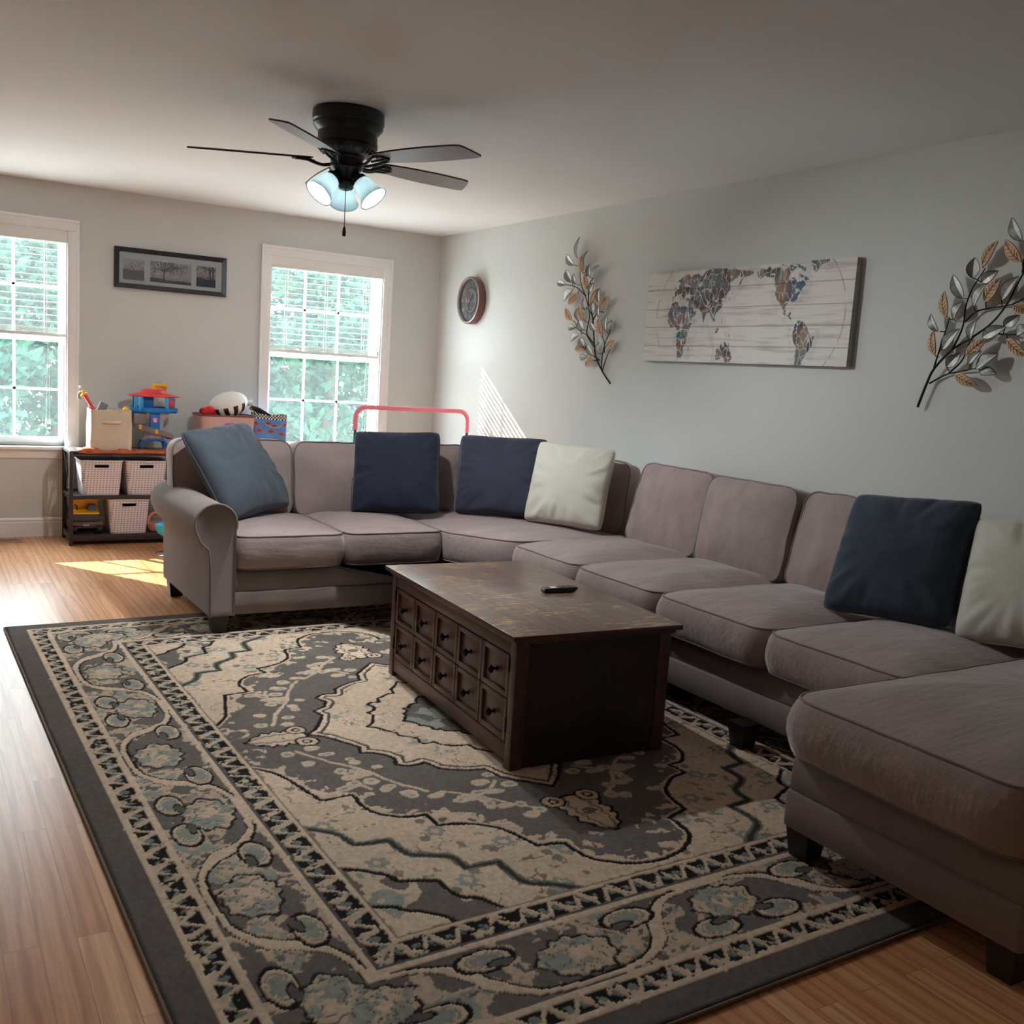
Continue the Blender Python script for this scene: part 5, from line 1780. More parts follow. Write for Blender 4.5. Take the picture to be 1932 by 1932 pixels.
def make_map():
    y0, y1, z0, z1 = -2.862, -4.392, 1.478, 1.985       # left end, right end, bottom, top
    wd, ht = y0-y1, z1-z0
    mp = thing('canvas_print', 'wide canvas world map print in faded colours on whitewashed planks', 'wall art', (0, (y0+y1)/2, (z0+z1)/2))
    nx, nz = 470, 158
    p = np.linspace(0, 1, nx)
    q = np.linspace(0, 1, nz)
    Pp, Qq = np.meshgrid(p, q)
    X = Pp*wd
    Zz = Qq*ht
    C = np.zeros(Pp.shape+(3,))
    C[:] = np.array((224, 218, 214.))
    g = fbm(X*5, Zz*90, 4, 3)
    C -= (np.clip(g-0.56, 0, 1)*110)[..., None]*np.array((1, 1.02, 1.03))
    C += ((fbm(X*3, Zz*5, 14)-0.5)*14)[..., None]*np.array((1, 0.8, 0.75))
    pk = 0
    for fz in (0.175, 0.385, 0.585, 0.80):
        dz = np.abs(Qq-fz)*ht
        pk = np.maximum(pk, np.clip(1-dz/0.0028, 0, 1))
    lon = ((Pp*0.98+0.045-0.169)/0.00211-17)
    lat = -34+(Qq*1.02-0.03)/0.0092
    lw = lon+(fbm(X*40, Zz*40, 2)-0.5)*5
    la = lat+(fbm(X*40, Zz*40, 6)-0.5)*5
    land = np.zeros(Pp.shape, bool)
    edge = np.full(Pp.shape, 99.)
    for pl in LAND:
        land |= inpoly(lw, la, pl)
        edge = np.minimum(edge, dpoly(lw, la, pl, True))
    pal = np.array([(92, 112, 128), (104, 96, 100), (150, 128, 108), (120, 132, 136), (98, 84, 86), (142, 124, 112), (86, 116, 134), (140, 118, 118)], float)
    nA = fbm(X*4.2, Zz*4.2, 33, 3)
    k = np.clip((nA-0.22)/0.56, 0, 0.999)*(len(pal)-1)
    i0 = k.astype(int)
    fk = (k-i0)[..., None]
    LC = pal[i0]*(1-fk)+pal[np.minimum(i0+1, len(pal)-1)]*fk
    LC *= (0.88+0.3*fbm(X*20, Zz*20, 44))[..., None]
    # country borders: pale cracks between cells
    rs = np.random.RandomState(12)
    pts = np.c_[rs.uniform(-20, 345, 380), rs.uniform(-58, 76, 380)]
    d1 = np.full(Pp.shape, 1e9)
    d2 = np.full(Pp.shape, 1e9)
    bx = lon+(fbm(X*24, Zz*24, 52)-0.5)*12
    by = lat+(fbm(X*24, Zz*24, 56)-0.5)*12
    for a, b in pts:
        d = (bx-a)**2+(by-b)**2
        m_ = d < d1
        d2 = np.where(m_, d1, np.minimum(d2, d))
        d1 = np.where(m_, d, d1)
    crack = (np.sqrt(d2)-np.sqrt(d1)) < 0.75
    C[land] = LC[land]
    C[land & (crack | (edge < 0.9))] = np.array((214, 208, 206.))
    halo = (~land) & (edge < 9) & (fbm(X*14, Zz*14, 61) > 0.5)
    C[halo] = C[halo]*0.96
    arc = np.abs(np.hypot((Pp-0.52)/0.455, (Qq-0.5)/0.95)-1) < 0.006
    C[arc & (~land) & (fbm(X*30, Zz*30, 71) > 0.42)] *= np.array((0.86, 0.83, 0.84))
    C = C*(1-0.42*pk)[..., None]
    P3 = np.stack([np.full(Pp.shape, -0.0405), wd/2-Pp*wd, -ht/2+Qq*ht], -1)
    dyed_grid('printed_face', P3[:, ::-1], C[:, ::-1], attr_mat('canvas_ink', 0.85, bump=0.15, bscale=500, spec=0.1), mp)
    b = MB().rbox(-0.040, -0.003, -wd/2, wd/2, -ht/2, ht/2, 0.002)
    b.link('stretched_edge', mat('canvas_edge', (160, 154, 148), 0.9, noise=0.15, nscale=8, stretch=(1, 1, 8)), mp, smooth=40)
make_map()
# ------------------------------------------------------------------ toy shelf
SX0, SX1, SY0, SY1 = -2.902, -1.330, -0.425, -0.055
sh = thing('toy_shelf', 'low dark open shelf unit full of toy bins under the picture frame', 'shelf', (SX0, SY0, 0))
SW, SD = SX1-SX0, SY1-SY0
for z0, z1, nm in ((0.622, 0.648, 'top_board'), (0.318, 0.345, 'middle_board'), (0.030, 0.076, 'bottom_board')):
    MB().rbox(0.004, SW-0.004, 0.0, SD, z0, z1, 0.003).link(nm, 'shelf', sh, smooth=40)
for x in (0.0, SW-0.026):
    for y in (0.001, SD-0.027):
        MB().rbox(x, x+0.026, y-0.002, y+0.026, 0, 0.646, 0.002).link('post', 'shelf', sh, smooth=40)
for x in (0.010, SW-0.016):
    for za, zb in ((0.085, 0.315), (0.350, 0.620)):
        t = MB()
        t.tube([(x+0.003, 0.02, za), (x+0.003, SD-0.02, zb)], 0.006, 6)
        t.tube([(x+0.003, 0.02, zb), (x+0.003, SD-0.02, za)], 0.006, 6)
        t.link('cross_brace', 'black_metal', sh)
    for z in (0.315, 0.05):
        MB().box(x, x+0.006, 0.02, SD-0.02, z-0.012, z+0.012).link('side_rail', 'black_metal', sh)

def rr(w, d, r, seg=5): return rpoly([(-w/2, -d/2), (w/2, -d/2), (w/2, d/2), (-w/2, d/2)], r, seg)
def bin_loft(w0, d0, w1, d1, h, r, zs, hole=None, n=120):
    """tapered open bin; hole=(halfwidth, z0, z1) leaves hand grips open front and back"""
    a = resample(rr(w0, d0, r), n)
    b = resample(rr(w1, d1, r), n)
    mb = MB()
    vs = []
    for z in zs:
        t = z/h
        for i in range(n):
            p = a[i]*(1-t)+b[i]*t
            vs.append((p[0], p[1], z))
    fs = [tuple(range(n))[::-1]]
    for k in range(len(zs)-1):
        for i in range(n):
            j = (i+1) % n
            if hole:
                q = (np.array(vs[k*n+i])+np.array(vs[(k+1)*n+j]))/2
                if abs(q[0]) < hole[0] and hole[1] < q[2] < hole[2] and abs(q[1]) > min(d0, d1)*0.45: continue
            fs.append((k*n+i, k*n+j, (k+1)*n+j, (k+1)*n+i))
    mb.add(vs, fs)
    return mb
def basket(label, x, y, z, fill=None):
    t = thing('storage_basket', label, 'basket', (x, y, z), group='white slotted baskets on the toy shelf')
    h = 0.236
    zs = [0, 0.004, 0.012, 0.03, 0.08, 0.13, 0.185, 0.190, 0.212, 0.217, 0.228, h]
    mb = bin_loft(0.236, 0.235, 0.272, 0.265, h, 0.035, zs, (0.046, 0.1875, 0.2145))
    mb.link('body', 'slots', t, smooth=50, solid=0.0035)
    o = resample(rr(0.276, 0.269, 0.036), 60)
    m_ = MB()
    m_.tube([(p[0], p[1], h) for p in o], 0.006, 6, closed=True)
    m_.link('rim', 'basket', t, smooth=180)
    for sy in (-1, 1):
        m_ = MB()
        yy = sy*0.1315
        m_.tube([(-0.050, yy, 0.186), (0.050, yy, 0.186), (0.050, yy, 0.216), (-0.050, yy, 0.216)], 0.0045, 6, closed=True)
        m_.link('grip_frame', 'basket', t)
    return t
by = -0.285
basket('white slotted basket on the middle shelf, at its sunlit left end', -2.695, by, 0.345)
basket('white slotted basket on the middle shelf, second from the left', -2.402, by, 0.345)
basket('white slotted basket on the bottom shelf beside the yellow dump truck', -2.515, by, 0.076)
def lump(name, label, cat, loc, sc, mt, seed, group=None):
    t = MB()
    n, k = 24, 14
    vs = []
    for i in range(k+1):
        for j in range(n):
            a, b = math.pi*i/k, 2*math.pi*j/n
            p = np.array((math.sin(a)*math.cos(b), math.sin(a)*math.sin(b), -math.cos(a)))
            r = 1+0.28*(float(fbm(np.array(p[0]*2.3+seed+5), np.array(p[1]*2.3+p[2]*1.7+9), seed))-0.5)*2
            vs.append((p[0]*sc[0]*r, p[1]*sc[1]*r, p[2]*sc[2]*r+sc[2]))
    fs = [(i*n+j, i*n+(j+1) % n, (i+1)*n+(j+1) % n, (i+1)*n+j) for i in range(k) for j in range(n)]
    t.add(vs, fs)
    o = t.link(name, mt, smooth=180)
    o.location = loc
    return tag(o, label, cat, group)
lump('soft_toy', 'dark grey soft toy filling the basket at the left end of the middle shelf', 'toy', (-2.695, by, 0.375), (0.10, 0.10, 0.095), 'dgrey_p', 2)
lump('soft_toy', 'black soft toy filling the second basket on the middle shelf', 'toy', (-2.402, by, 0.375), (0.10, 0.10, 0.10), 'black_p', 4)
lump('soft_toy', 'red soft toy inside the basket on the bottom shelf', 'toy', (-2.535, by, 0.10), (0.09, 0.10, 0.082), 'red_cloth', 6)

# dump truck
dt = thing('toy_dump_truck', 'yellow toy dump truck with black grille on the bottom shelf', 'toy truck', (-2.782, -0.290, 0.076))
t = MB()
for x in (-0.085, 0.085):
    for y in (-0.075, 0.075):
        w_ = MB().lathe([(0.012, -0.018), (0.034, -0.018), (0.038, -0.012), (0.038, 0.012), (0.034, 0.018), (0.012, 0.018)], (x*0.92, y, 0.038), 24, axis='x')
        w_.link('wheel', 'black_p', dt, smooth=40)
t.rbox(-0.070, 0.070, -0.105, 0.12, 0.040, 0.075, 0.004)
t.link('chassis', 'dgrey_p', dt, smooth=40)
MB().rbox(-0.098, 0.094, -0.128, -0.105, 0.062, 0.086, 0.004).link('bumper', mat('brown_bumper', (96, 68, 74), 0.5, noise=0.1), dt, smooth=40)
MB().box(-0.030, 0.010, -0.1295, -0.127, 0.062, 0.066).link('number_plate', 'paper', dt)
t = MB().rbox(-0.078, 0.070, -0.104, -0.02, 0.086, 0.140, 0.004)
t.link('grille', 'dgrey_p', dt, smooth=40)
t = MB()
t.add([(-0.086, -0.106, 0.138), (0.078, -0.106, 0.138), (0.078, -0.01, 0.152), (-0.086, -0.01, 0.152), (-0.086, -0.106, 0.146), (0.078, -0.106, 0.146), (0.078, -0.01, 0.162), (-0.086, -0.01, 0.162)],
      [(0, 1, 2, 3), (4, 5, 6, 7), (0, 1, 5, 4), (1, 2, 6, 5), (2, 3, 7, 6), (3, 0, 4, 7)])
t.link('hood', 'yellow_p', dt)
t = MB()
loft(t, [([(0.008, -0.060), (0.068, -0.060), (0.068, 0.0), (0.008, 0.0)], 0.150), ([(0.014, -0.050), (0.062, -0.050), (0.062, 0.0), (0.014, 0.0)], 0.196)])
t.link('cab', mat('blue_grey_plastic', (64, 76, 96), 0.3, noise=0.05), dt, bevel=0.003)
MB().tube(catmull([(-0.060, -0.040, 0.150), (-0.060, -0.040, 0.180), (-0.066, -0.050, 0.192), (-0.078, -0.055, 0.194)], 4), 0.0045, 8).link('exhaust_pipe', 'black_p', dt, smooth=60)
t = MB()
t.rbox(-0.092, 0.084, 0.0, 0.010, 0.085, 0.235, 0.003)
t.rbox(-0.098, 0.092, -0.035, 0.012, 0.222, 0.238, 0.004)
t.rbox(-0.092, -0.084, 0.0, 0.125, 0.085, 0.205, 0.003)
t.rbox(0.076, 0.084, 0.0, 0.125, 0.085, 0.205, 0.003)
t.rbox(-0.092, 0.084, 0.0, 0.125, 0.078, 0.088, 0.003)
t.link('dump_bed', 'yellow_p', dt, smooth=40)

# salmon basket toy, cyan stool
t0 = thing('toy_basket', 'salmon pink toy basket with arched handle on the bottom shelf by the sofa arm', 'toy', (-2.312, -0.32, 0.076))
t = MB().lathe([(0.030, 0.0), (0.052, 0.004), (0.062, 0.030), (0.064, 0.055), (0.058, 0.055), (0.054, 0.012)], n=28)
t.link('body', 'salmon', t0, smooth=40)
t = MB().tube(catmull([(-0.060, 0, 0.05), (-0.052, 0, 0.095), (-0.022, 0, 0.128), (0.022, 0, 0.128), (0.052, 0, 0.095), (0.060, 0, 0.05)], 5), 0.010, 8)
t.link('handle', 'salmon', t0, smooth=60)
st = thing('stool', 'small stool with cyan seat and chrome disc base behind the sofa arm', 'stool', (-2.315, -0.850, 0))
MB().lathe([(0.105, 0.0), (0.108, 0.006), (0.100, 0.014), (0.050, 0.024), (0.020, 0.030), (0.016, 0.05), (0.016, 0.13)], n=40).link('base', 'chrome', st, smooth=35)
MB().lathe([(0.030, 0.125), (0.070, 0.130), (0.098, 0.150), (0.110, 0.185), (0.112, 0.205), (0.106, 0.206), (0.098, 0.185), (0.070, 0.165), (0.010, 0.160)], n=40).link('seat', 'cyan_p', st, smooth=40)

# ------------------------------------------------------------------ on top of the shelf
ZT = 0.648
t = MB()                                             # crumpled cloth lying along the front edge
nx, ny = 90, 14
vs = []
for j in range(ny):
    for i in range(nx):
        x = -2.845+0.80*i/(nx-1)
        y = -0.428+0.12*j/(ny-1)
        n_ = float(fbm(np.array(x*26), np.array(y*20), 12, 3))
        n2_ = float(fbm(np.array(x*9), np.array(y*0+3), 18, 2))
        z = ZT+0.003+0.030*max(0, n_-0.30)*(1 if j > 1 else 0.5)+0.02*max(0, n2_-0.5)
        if j == 0: z = ZT-0.004-0.012*n2_; y -= 0.004
        vs.append((x, y+0.012*(n2_-0.5), z))
fs = [(j*nx+i, j*nx+i+1, (j+1)*nx+i+1, (j+1)*nx+i) for j in range(ny-1) for i in range(nx-1)]
t.add(vs, fs)
o = t.link('toy_cloth', 'orange_cloth', smooth=180, solid=0.003)
tag(o, 'crumpled rust orange cloth lying along the front edge of the shelf top', 'cloth')

cb = thing('fabric_bin', 'beige canvas cube bin with a front handle on the left end of the shelf top', 'bin', (-2.628, -0.262, ZT+0.004), R(-2))
t = bin_loft(0.262, 0.262, 0.258, 0.262, 0.276, 0.010, [0, 0.004, 0.05, 0.14, 0.22, 0.272, 0.276], None, 64)
for i, v in enumerate(t.v):
    w_ = (float(fbm(np.array(v[0]*14+v[1]*9), np.array(v[2]*13), 21))-0.5)*0.012*min(1, v[2]/0.05)
    t.v[i] = (v[0]+w_, v[1]+w_*0.7, v[2])
t.link('body', 'canvas_bin', cb, smooth=50, solid=0.006)
MB().tube([(-0.050, -0.136, 0.196), (-0.046, -0.146, 0.196), (0.046, -0.146, 0.196), (0.050, -0.136, 0.196)], 0.012, 8).link('handle', mat('bin_handle_webbing', (222, 206, 184), 0.85, noise=0.03), cb, smooth=60)
sw = thing('toy_sword', 'red toy sword with yellow hilt and white pommel sticking out of the canvas bin', 'toy', (-2.715, -0.25, 0.90))
def swp(x, z): return Vector((x+2.715, 0, z-0.90))
A_, B_, C_, D_ = swp(-2.812, 1.072), swp(-2.800, 1.048), swp(-2.786, 1.022), swp(-2.690, 0.86)
MB().tube([C_, D_], [0.013, 0.009], 8).link('blade', 'red_p', sw, smooth=60)
t = MB().tube([B_, C_], [0.008, 0.010], 8)
t.tube([C_+Vector((-0.022, 0, -0.012)), C_, C_+Vector((0.022, 0, 0.012))], [0.006, 0.013, 0.006], 8)
t.link('hilt', 'yellow_p', sw, smooth=60)
MB().sphere(A_, 0.009, 12, 8).link('pommel', 'paper', sw, smooth=180)
o = MB().tube(catmull([(-2.808, -0.20, 0.985), (-2.815, -0.20, 1.015), (-2.800, -0.20, 1.035), (-2.760, -0.20, 1.0), (-2.735, -0.20, 0.90)], 5), 0.008, 8).link('toy_hook', 'grey_p', smooth=60)
tag(o, 'grey curved plastic hook behind the toy sword in the canvas bin', 'toy')
t = MB()
t.rbox(-0.028, 0.028, -0.02, 0.02, 0, 0.12, 0.005)
o = t.link('toy_block', 'grey_p', smooth=40)
o.location = (-2.695, -0.18, 0.855)
o.rotation_euler = (0, R(24), 0)
tag(o, 'grey plastic block poking out of the canvas bin beside the sword', 'toy')
o = MB().sphere((0, 0, 0), 0.026, 16, 10).link('toy_ball', 'yellow_p', smooth=180)
o.location = (-2.517, -0.27, 0.925)
tag(o, 'small yellow ball peeking over the right edge of the canvas bin', 'ball')

# toy tower
tw = thing('toy_tower', 'tall toy tower with red roof, blue lookout deck and a yellow periscope', 'toy', (-2.328, -0.235, ZT+0.008))
def octa(rx, ry, k=8): return [(rx*math.cos(2*math.pi*(i+0.5)/k), ry*math.sin(2*math.pi*(i+0.5)/k)) for i in range(k)]
t = MB()
loft(t, [(octa(0.182, 0.13), 0.372), (octa(0.186, 0.134), 0.378), (octa(0.10, 0.085), 0.396), (octa(0.085, 0.07), 0.420), (octa(0.078, 0.062), 0.424)])
t.link('roof', 'red_p', tw, bevel=0.003)
t = MB()
t.tube([(0.002, 0, 0.42), (0.002, 0, 0.455)], [0.020, 0.016], 12)
t.tube([(-0.010, 0, 0.450), (0.055, -0.008, 0.450), (0.062, -0.008, 0.449), (0.088, -0.010, 0.448)], [0.013, 0.013, 0.021, 0.022], 14)
t.link('periscope', 'yellow_p', tw, smooth=50)
t = MB()
loft(t, [(octa(0.160, 0.115), 0.258), (octa(0.172, 0.125), 0.270), (octa(0.172, 0.125), 0.296), (octa(0.160, 0.115), 0.296), (octa(0.156, 0.112), 0.274)])
t.link('deck', 'blue_p', tw, bevel=0.002)
for x, y in ((-0.128, -0.055), (-0.102, -0.082), (0.128, -0.050), (0.072, -0.098), (-0.118, 0.07), (0.118, 0.07)):
    MB().rbox(x-0.011, x+0.011, y-0.008, y+0.008, 0.274, 0.376, 0.003).link('deck_post', 'lblue_p', tw, smooth=40)
MB().rbox(-0.075, -0.005, -0.040, 0.060, 0.274, 0.376, 0.004).link('lift_cabin', 'blue_p', tw, smooth=40)
MB().rbox(0.074, 0.128, -0.092, -0.086, 0.296, 0.372, 0.002).link('side_panel', mat('violet_panel', (96, 92, 150), 0.4, noise=0.08), tw, smooth=40)
MB().lathe([(0.001, 0.0), (0.020, 0.0), (0.022, 0.002), (0.001, 0.003)], (0.102, -0.095, 0.330), 20, axis='y').link('panel_sticker', 'red_p', tw, smooth=50)
t = MB()
loft(t, [(octa(0.085, 0.07), 0.060), (octa(0.062, 0.055), 0.13), (octa(0.075, 0.06), 0.20), (octa(0.120, 0.09), 0.262)])
t.link('column', 'lgrey_p', tw, bevel=0.002)
MB().rbox(-0.038, 0.030, -0.084, -0.060, 0.135, 0.262, 0.003).link('lift_shaft', 'blue_p', tw, smooth=40)
MB().lathe([(0.001, 0.0), (0.021, 0.0), (0.0215, -0.003), (0.001, -0.0035)], (-0.004, -0.085, 0.208), 20, axis='y').link('badge_ring', 'magenta_p', tw, smooth=40)
t = MB()
for dx, dz, r_0 in ((0, -0.004, 0.009), (-0.011, 0.007, 0.004), (-0.004, 0.012, 0.004), (0.004, 0.012, 0.004), (0.011, 0.007, 0.004)):
    t.lathe([(0.0005, 0.0), (r_0, 0.0), (r_0, -0.002), (0.0005, -0.0025)], (-0.004+dx, -0.0885, 0.208+dz), 12, axis='y')
t.link('badge', 'paper', tw)
MB().rbox(-0.145, -0.060, -0.070, 0.02, 0.175, 0.255, 0.010).link('grey_housing', 'grey_p', tw, smooth=40)
t = MB()
K = 22
vs = []
for i in range(K+1):                                  # ramp spiralling down round the tower
    s = i/K
    a = R(200+s*130)
    x, y = 0.150*math.cos(a), 0.105*math.sin(a)
    x2, y2 = 0.100*math.cos(a), 0.075*math.sin(a)
    z = 0.165-0.085*s
    vs += [(x, y, z-0.006), (x, y, z+0.030), (x2, y2, z+0.024), (x2, y2, z-0.006)]
fs = [(0, 1, 2, 3), (K*4, K*4+1, K*4+2, K*4+3)]
for i in range(K):
    for q in range(4): fs.append((i*4+q, i*4+(q+1) % 4, (i+1)*4+(q+1) % 4, (i+1)*4+q))
t.add(vs, fs)
rp_ = t.link('ramp', 'grey_p', tw, smooth=40)
for s in (0.22, 0.55):
    a = R(200+s*130)
    t = MB()
    b_ = Vector((0.1515*math.cos(a), 0.1065*math.sin(a), 0.177-0.085*s))
    tg = Vector((-math.sin(a), math.cos(a)*0.7, 0)).normalized()
    nn = Vector((math.cos(a), math.sin(a), 0))
    t.add([b_+tg*sx*0.009+Vector((0, 0, sz*0.016))+nn*k for k in (0, 0.002) for sx, sz in ((-1, -1), (1, -1), (1, 1), (-1, 1))],
          [(0, 1, 2, 3), (4, 5, 6, 7), (0, 1, 5, 4), (1, 2, 6, 5), (2, 3, 7, 6), (3, 0, 4, 7)])
    t.link('ramp_stripe', 'yellow_p', rp_)
t = MB()
for y in (-0.06, 0.06):
    t.tube(catmull([(-0.085, y, 0.0), (-0.083, y, 0.030), (-0.060, y, 0.062), (0, y, 0.070), (0.060, y, 0.062), (0.083, y, 0.030), (0.085, y, 0.0)], 4), 0.0095, 8)
t.rbox(-0.05, 0.05, -0.06, 0.06, 0.055, 0.075, 0.003)
t.link('arched_base', 'blue_p', tw, smooth=50)

# pink bin with soft toys
pb = thing('toy_bin', 'dusty pink plastic tub with a brown rim on the shelf top', 'bin', (-1.832, -0.255, ZT+0.001))
t = bin_loft(0.345, 0.24, 0.400, 0.29, 0.265, 0.05, [0, 0.004, 0.015, 0.1, 0.2, 0.262, 0.265])
t.link('body', 'pink_bin', pb, smooth=50, solid=0.004)
t = MB().tube([(p[0], p[1], 0.266) for p in resample(rr(0.404, 0.294, 0.052), 72)], 0.006, 8, closed=True)
t.link('rim', 'brown_rim', pb, smooth=180)
MB().rbox(-0.030, 0.070, -0.149, -0.141, 0.165, 0.215, 0.003).link('label_plate', 'magenta_p', pb, smooth=40)
# round white cushion with a striped side
pl = thing('plush_cushion', 'round white plush cushion with a black and white striped side in the pink tub', 'plush toy', (-1.805, -0.262, 0.998))
n, k = 48, 28
q = Vector((0.0, 0, 1)).rotation_difference(Vector((-0.30, -0.12, 0.95)).normalized()).to_matrix()
def dome(r0, r1, h):
    vs = []
    for i in range(k+1):
        a = math.pi/2*i/k
        for j in range(n):
            b_ = 2*math.pi*j/n
            vs.append((math.cos(a)*math.cos(b_)*r0, math.cos(a)*math.sin(b_)*r1, math.sin(a)*h))
    fs = [(i*n+j, i*n+(j+1) % n, (i+1)*n+(j+1) % n, (i+1)*n+j) for i in range(k) for j in range(n)]
    return vs, fs
vs, fs = dome(0.140, 0.125, 0.085)
MB().add([q @ Vector(v) for v in vs], fs).link('white_face', 'white_f', pl, smooth=180)
vs, fs = dome(0.140, 0.125, -0.10)
t = MB()
t.add([q @ Vector(v) for v in vs], fs)
t.mi = [1 if (f % n) % 4 < 2 else 0 for f in range(len(fs))]
t.link('striped_side', ['white_f', 'black_p'], pl, smooth=180)
t = MB().tube(catmull([(0.10, 0.06, 0.02), (0.15, 0.05, 0.035), (0.195, 0.04, 0.05)], 4), [0.014, 0.014, 0.016, 0.018, 0.02, 0.022, 0.023, 0.022, 0.02], 10)
o = t.link('white_sock', 'paper', smooth=180)
o.location = (-1.80, -0.235, 0.965)
tag(o, 'crumpled white cloth end sticking out to the right of the plush cushion', 'cloth')
rd = lump('red_toy', 'red crumpled fabric at the left end of the pink tub', 'cloth', (-1.950, -0.285, 0.895), (0.062, 0.05, 0.040), 'red_cloth', 9)
t = MB()
t.rbox(-0.05, 0.05, -0.004, 0.004, 0, 0.115, 0.002)
# tote bag
def tote():
    w0, d0, w1, d1, h = 0.235, 0.17, 0.258, 0.17, 0.285
    nx, nz = 200, 60
    o = resample(rr(w0, d0, 0.03), nx)
    o1 = resample(rr(w1, d1, 0.03), nx)
    zs = np.linspace(0, h, nz)
    P = np.zeros((nz, nx+1, 3))
    C = np.zeros((nz, nx+1, 3))
    per = np.r_[0, np.cumsum(np.linalg.norm(np.diff(np.r_[o1, o1[:1]], axis=0), axis=1))]
    rs = np.random.RandomState(4)
    cars = []
    for a in range(11):
        for b in range(4):
            cars.append((per[-1]*(a+0.5*(b % 2)+rs.uniform(-0.2, 0.2))/11, 0.035+b*0.058+rs.uniform(-0.012, 0.012), rs.uniform(-0.5, 0.5)))
    for k, z in enumerate(zs):
        t = z/h
        pp = o*(1-t)+o1*t
        pp = np.r_[pp, pp[:1]]
        w_ = (fbm(per*9, np.full(nx+1, z*9), 31, 2)-0.5)*0.016*(0.3+t)
        w_[-1] = w_[0]
        rad = pp/np.linalg.norm(pp, axis=1)[:, None]
        P[k, :, :2] = pp+rad*w_[:, None]
        P[k, :, 2] = z+0.02*math.sin(0)+((fbm(per*6, np.zeros(nx+1), 37, 2)-0.5)*0.03*t)
        P[k, -1] = P[k, 0]
        C[k] = np.array((104, 150, 214.))*(0.9+0.2*fbm(per*20, np.full(nx+1, z*20), 41)[:, None])
        for cx, cz, an in cars:
            dx = (per-cx)
            dz = z-cz
            ex, ez = dx*math.cos(an)+dz*math.sin(an), -dx*math.sin(an)+dz*math.cos(an)
            m_ = (ex/0.024)**2+(ez/0.0125)**2 < 1
            C[k][m_] = (206, 78, 58)
            m_ = ((ex-0.004)/0.012)**2+((ez-0.005)/0.006)**2 < 1
            C[k][m_] = (150, 60, 66)
        if z > h-0.034:
            ck_ = (np.floor(per/0.0115)+math.floor((h-z)/0.0115)) % 2
            C[k] = np.where(ck_[:, None] > 0, 232, 34)
    tg_ = thing('tote_bag', 'blue fabric tote bag with small red cars and a checkered black and white hem', 'bag', (-1.497, -0.255, ZT+0.001), R(-6))
    ob = dyed_grid('body', P, C, attr_mat('tote_print', 0.85, bump=0.1, bscale=200), tg_)
    md = ob.modifiers.new('thickness', 'SOLIDIFY')
    md.thickness = 0.003
    md.offset = -1
    hd = MB()
    pts = catmull([(-0.07, -0.092, 0.270), (-0.062, -0.100, 0.235), (-0.030, -0.104, 0.205), (0.03, -0.104, 0.190), (0.075, -0.103, 0.205), (0.092, -0.097, 0.245), (0.085, -0.090, 0.275)], 8)
    for i in range(len(pts)-1):
        a, b = Vector(pts[i]), Vector(pts[i+1])
        for sgn in (0, 1):
            hd.cur = (i+sgn) % 2
            u0, u1 = (0, 0.0065) if sgn == 0 else (-0.0065, 0)
            hd.add([a+Vector((0, 0, u0)), b+Vector((0, 0, u0)), b+Vector((0, 0, u1)), a+Vector((0, 0, u1)), a+Vector((0, 0.002, u0)), b+Vector((0, 0.002, u0)), b+Vector((0, 0.002, u1)), a+Vector((0, 0.002, u1))],
                   [(0, 1, 2, 3), (4, 5, 6, 7), (0, 1, 5, 4), (2, 3, 7, 6)])
    hd.link('handle', ['paper', 'black_p'], tg_)
    MB().box(-0.115, 0.115, -0.08, 0.08, 0.0, 0.003).link('base_panel', 'lblue_p', tg_)
tote()
t = MB().rbox(-0.006, 0.006, -0.07, 0.07, 0, 0.26, 0.002)
t.rbox(0.008, 0.011, -0.066, 0.066, 0.004, 0.255, 0.001)
o = t.link('binder', 'black_p', smooth=40)
o.location = (-1.455, -0.250, 0.735)
o.rotation_euler = (R(8), R(-62), 0)
o.location = (-1.390, -0.250, 0.86)
tag(o, 'black binder sticking out of the blue tote bag at a slant', 'binder')
t = MB().rbox(-0.055, 0.055, -0.003, 0.003, 0, 0.022, 0.001)
o = t.link('cardboard_strip', 'tan', smooth=40)
o.location = (-1.590, -0.235, 0.945)
o.rotation_euler = (0, R(17), 0)
tag(o, 'tan cardboard strip lying between the pink tub and the tote bag', 'cardboard')

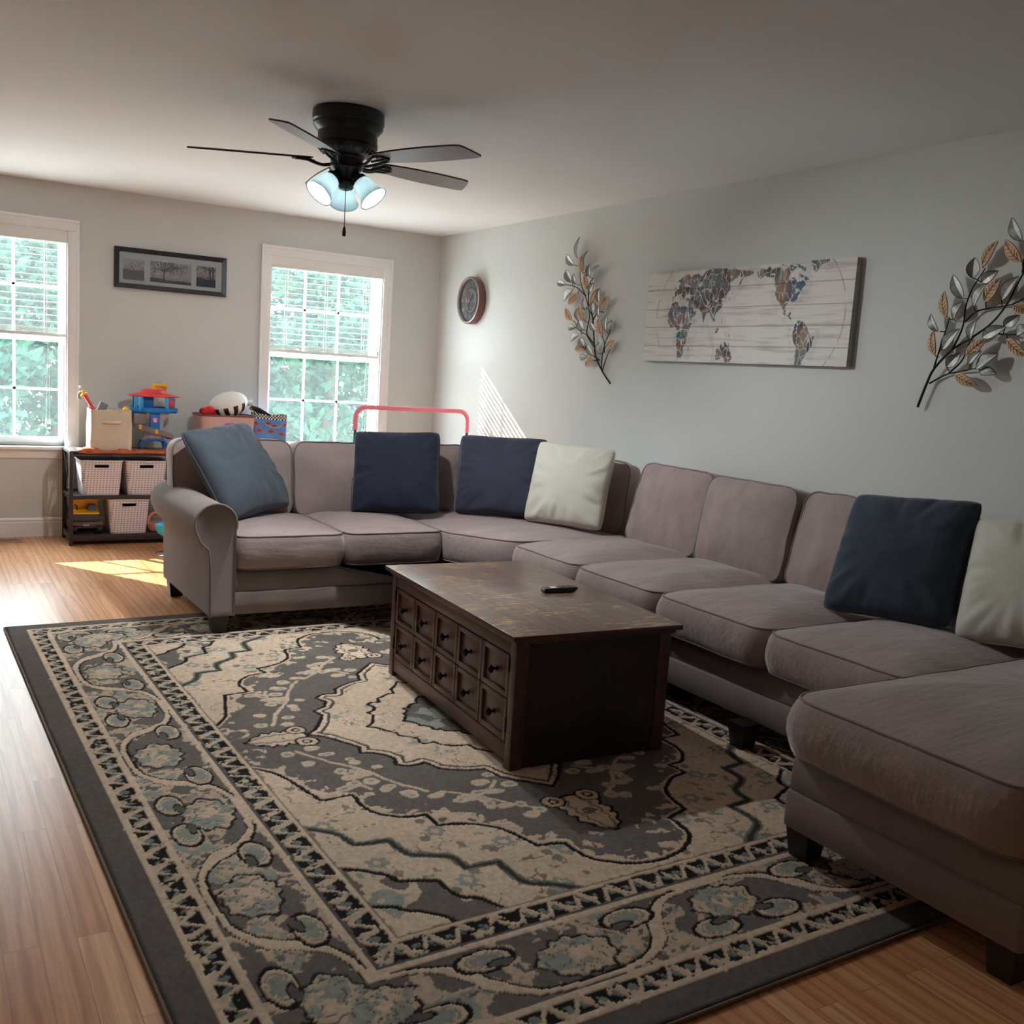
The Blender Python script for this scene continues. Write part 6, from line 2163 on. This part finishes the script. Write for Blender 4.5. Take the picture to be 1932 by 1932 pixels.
# ------------------------------------------------------------------ pink trampoline handlebar, floor feet made up, trampoline left out
BY = -0.840
pbar = thing('trampoline_bar', 'pink foam trampoline handlebar on dark posts with added feet behind the sofa', 'trampoline handlebar', (-0.575, BY, 0))
hx, zt, r0 = 0.462, 1.040, 0.075
arc = [(-hx, 0, zt-r0-0.09), (-hx, 0, zt-r0)]+[(-hx+r0-r0*math.cos(R(a)), 0, zt-r0+r0*math.sin(R(a))) for a in range(15, 91, 15)] + \
      [(hx-r0+r0*math.sin(R(a)), 0, zt-r0+r0*math.cos(R(a))) for a in range(0, 91, 15)]+[(hx, 0, zt-r0-0.09)]
MB().tube(arc, 0.0165, 14).link('foam_grip', 'pink_foam', pbar, smooth=60)
for sx in (-1, 1):
    MB().tube([(sx*hx, 0, 0.012), (sx*hx, 0, zt-r0-0.08)], 0.0105, 12).link('post', 'dgrey_p', pbar, smooth=60)
    t = MB().tube([(sx*hx, -0.22, 0.0125), (sx*hx, 0.22, 0.0125)], 0.0125, 10)
    t.link('foot', 'dgrey_p', pbar, smooth=60)
MB().tube([(-hx, 0, 0.30), (hx, 0, 0.30)], 0.009, 10).link('cross_bar', 'dgrey_p', pbar, smooth=60)

# ------------------------------------------------------------------ floor vent
fv = thing('floor_vent', 'tan metal floor register in the floor under the left window', 'vent', (-3.315, -0.165, 0))
t = MB()
t.rbox(-0.150, 0.150, -0.075, -0.052, 0.0, 0.005, 0.002)
t.rbox(-0.150, 0.150, 0.052, 0.075, 0.0, 0.005, 0.002)
t.rbox(-0.150, -0.122, -0.054, 0.054, 0.0, 0.005, 0.002)
t.rbox(0.122, 0.150, -0.054, 0.054, 0.0, 0.005, 0.002)
for i in range(19):
    x = -0.122+0.244*(i+0.5)/19
    t.box(x-0.0032, x+0.0032, -0.053, 0.053, 0.0, 0.0042)
t.link('grille', 'vent', fv, smooth=40)
MB().box(-0.123, 0.123, -0.053, 0.053, 0.0002, 0.0012).link('duct', 'black_p', fv)

bpy.context.view_layer.update()
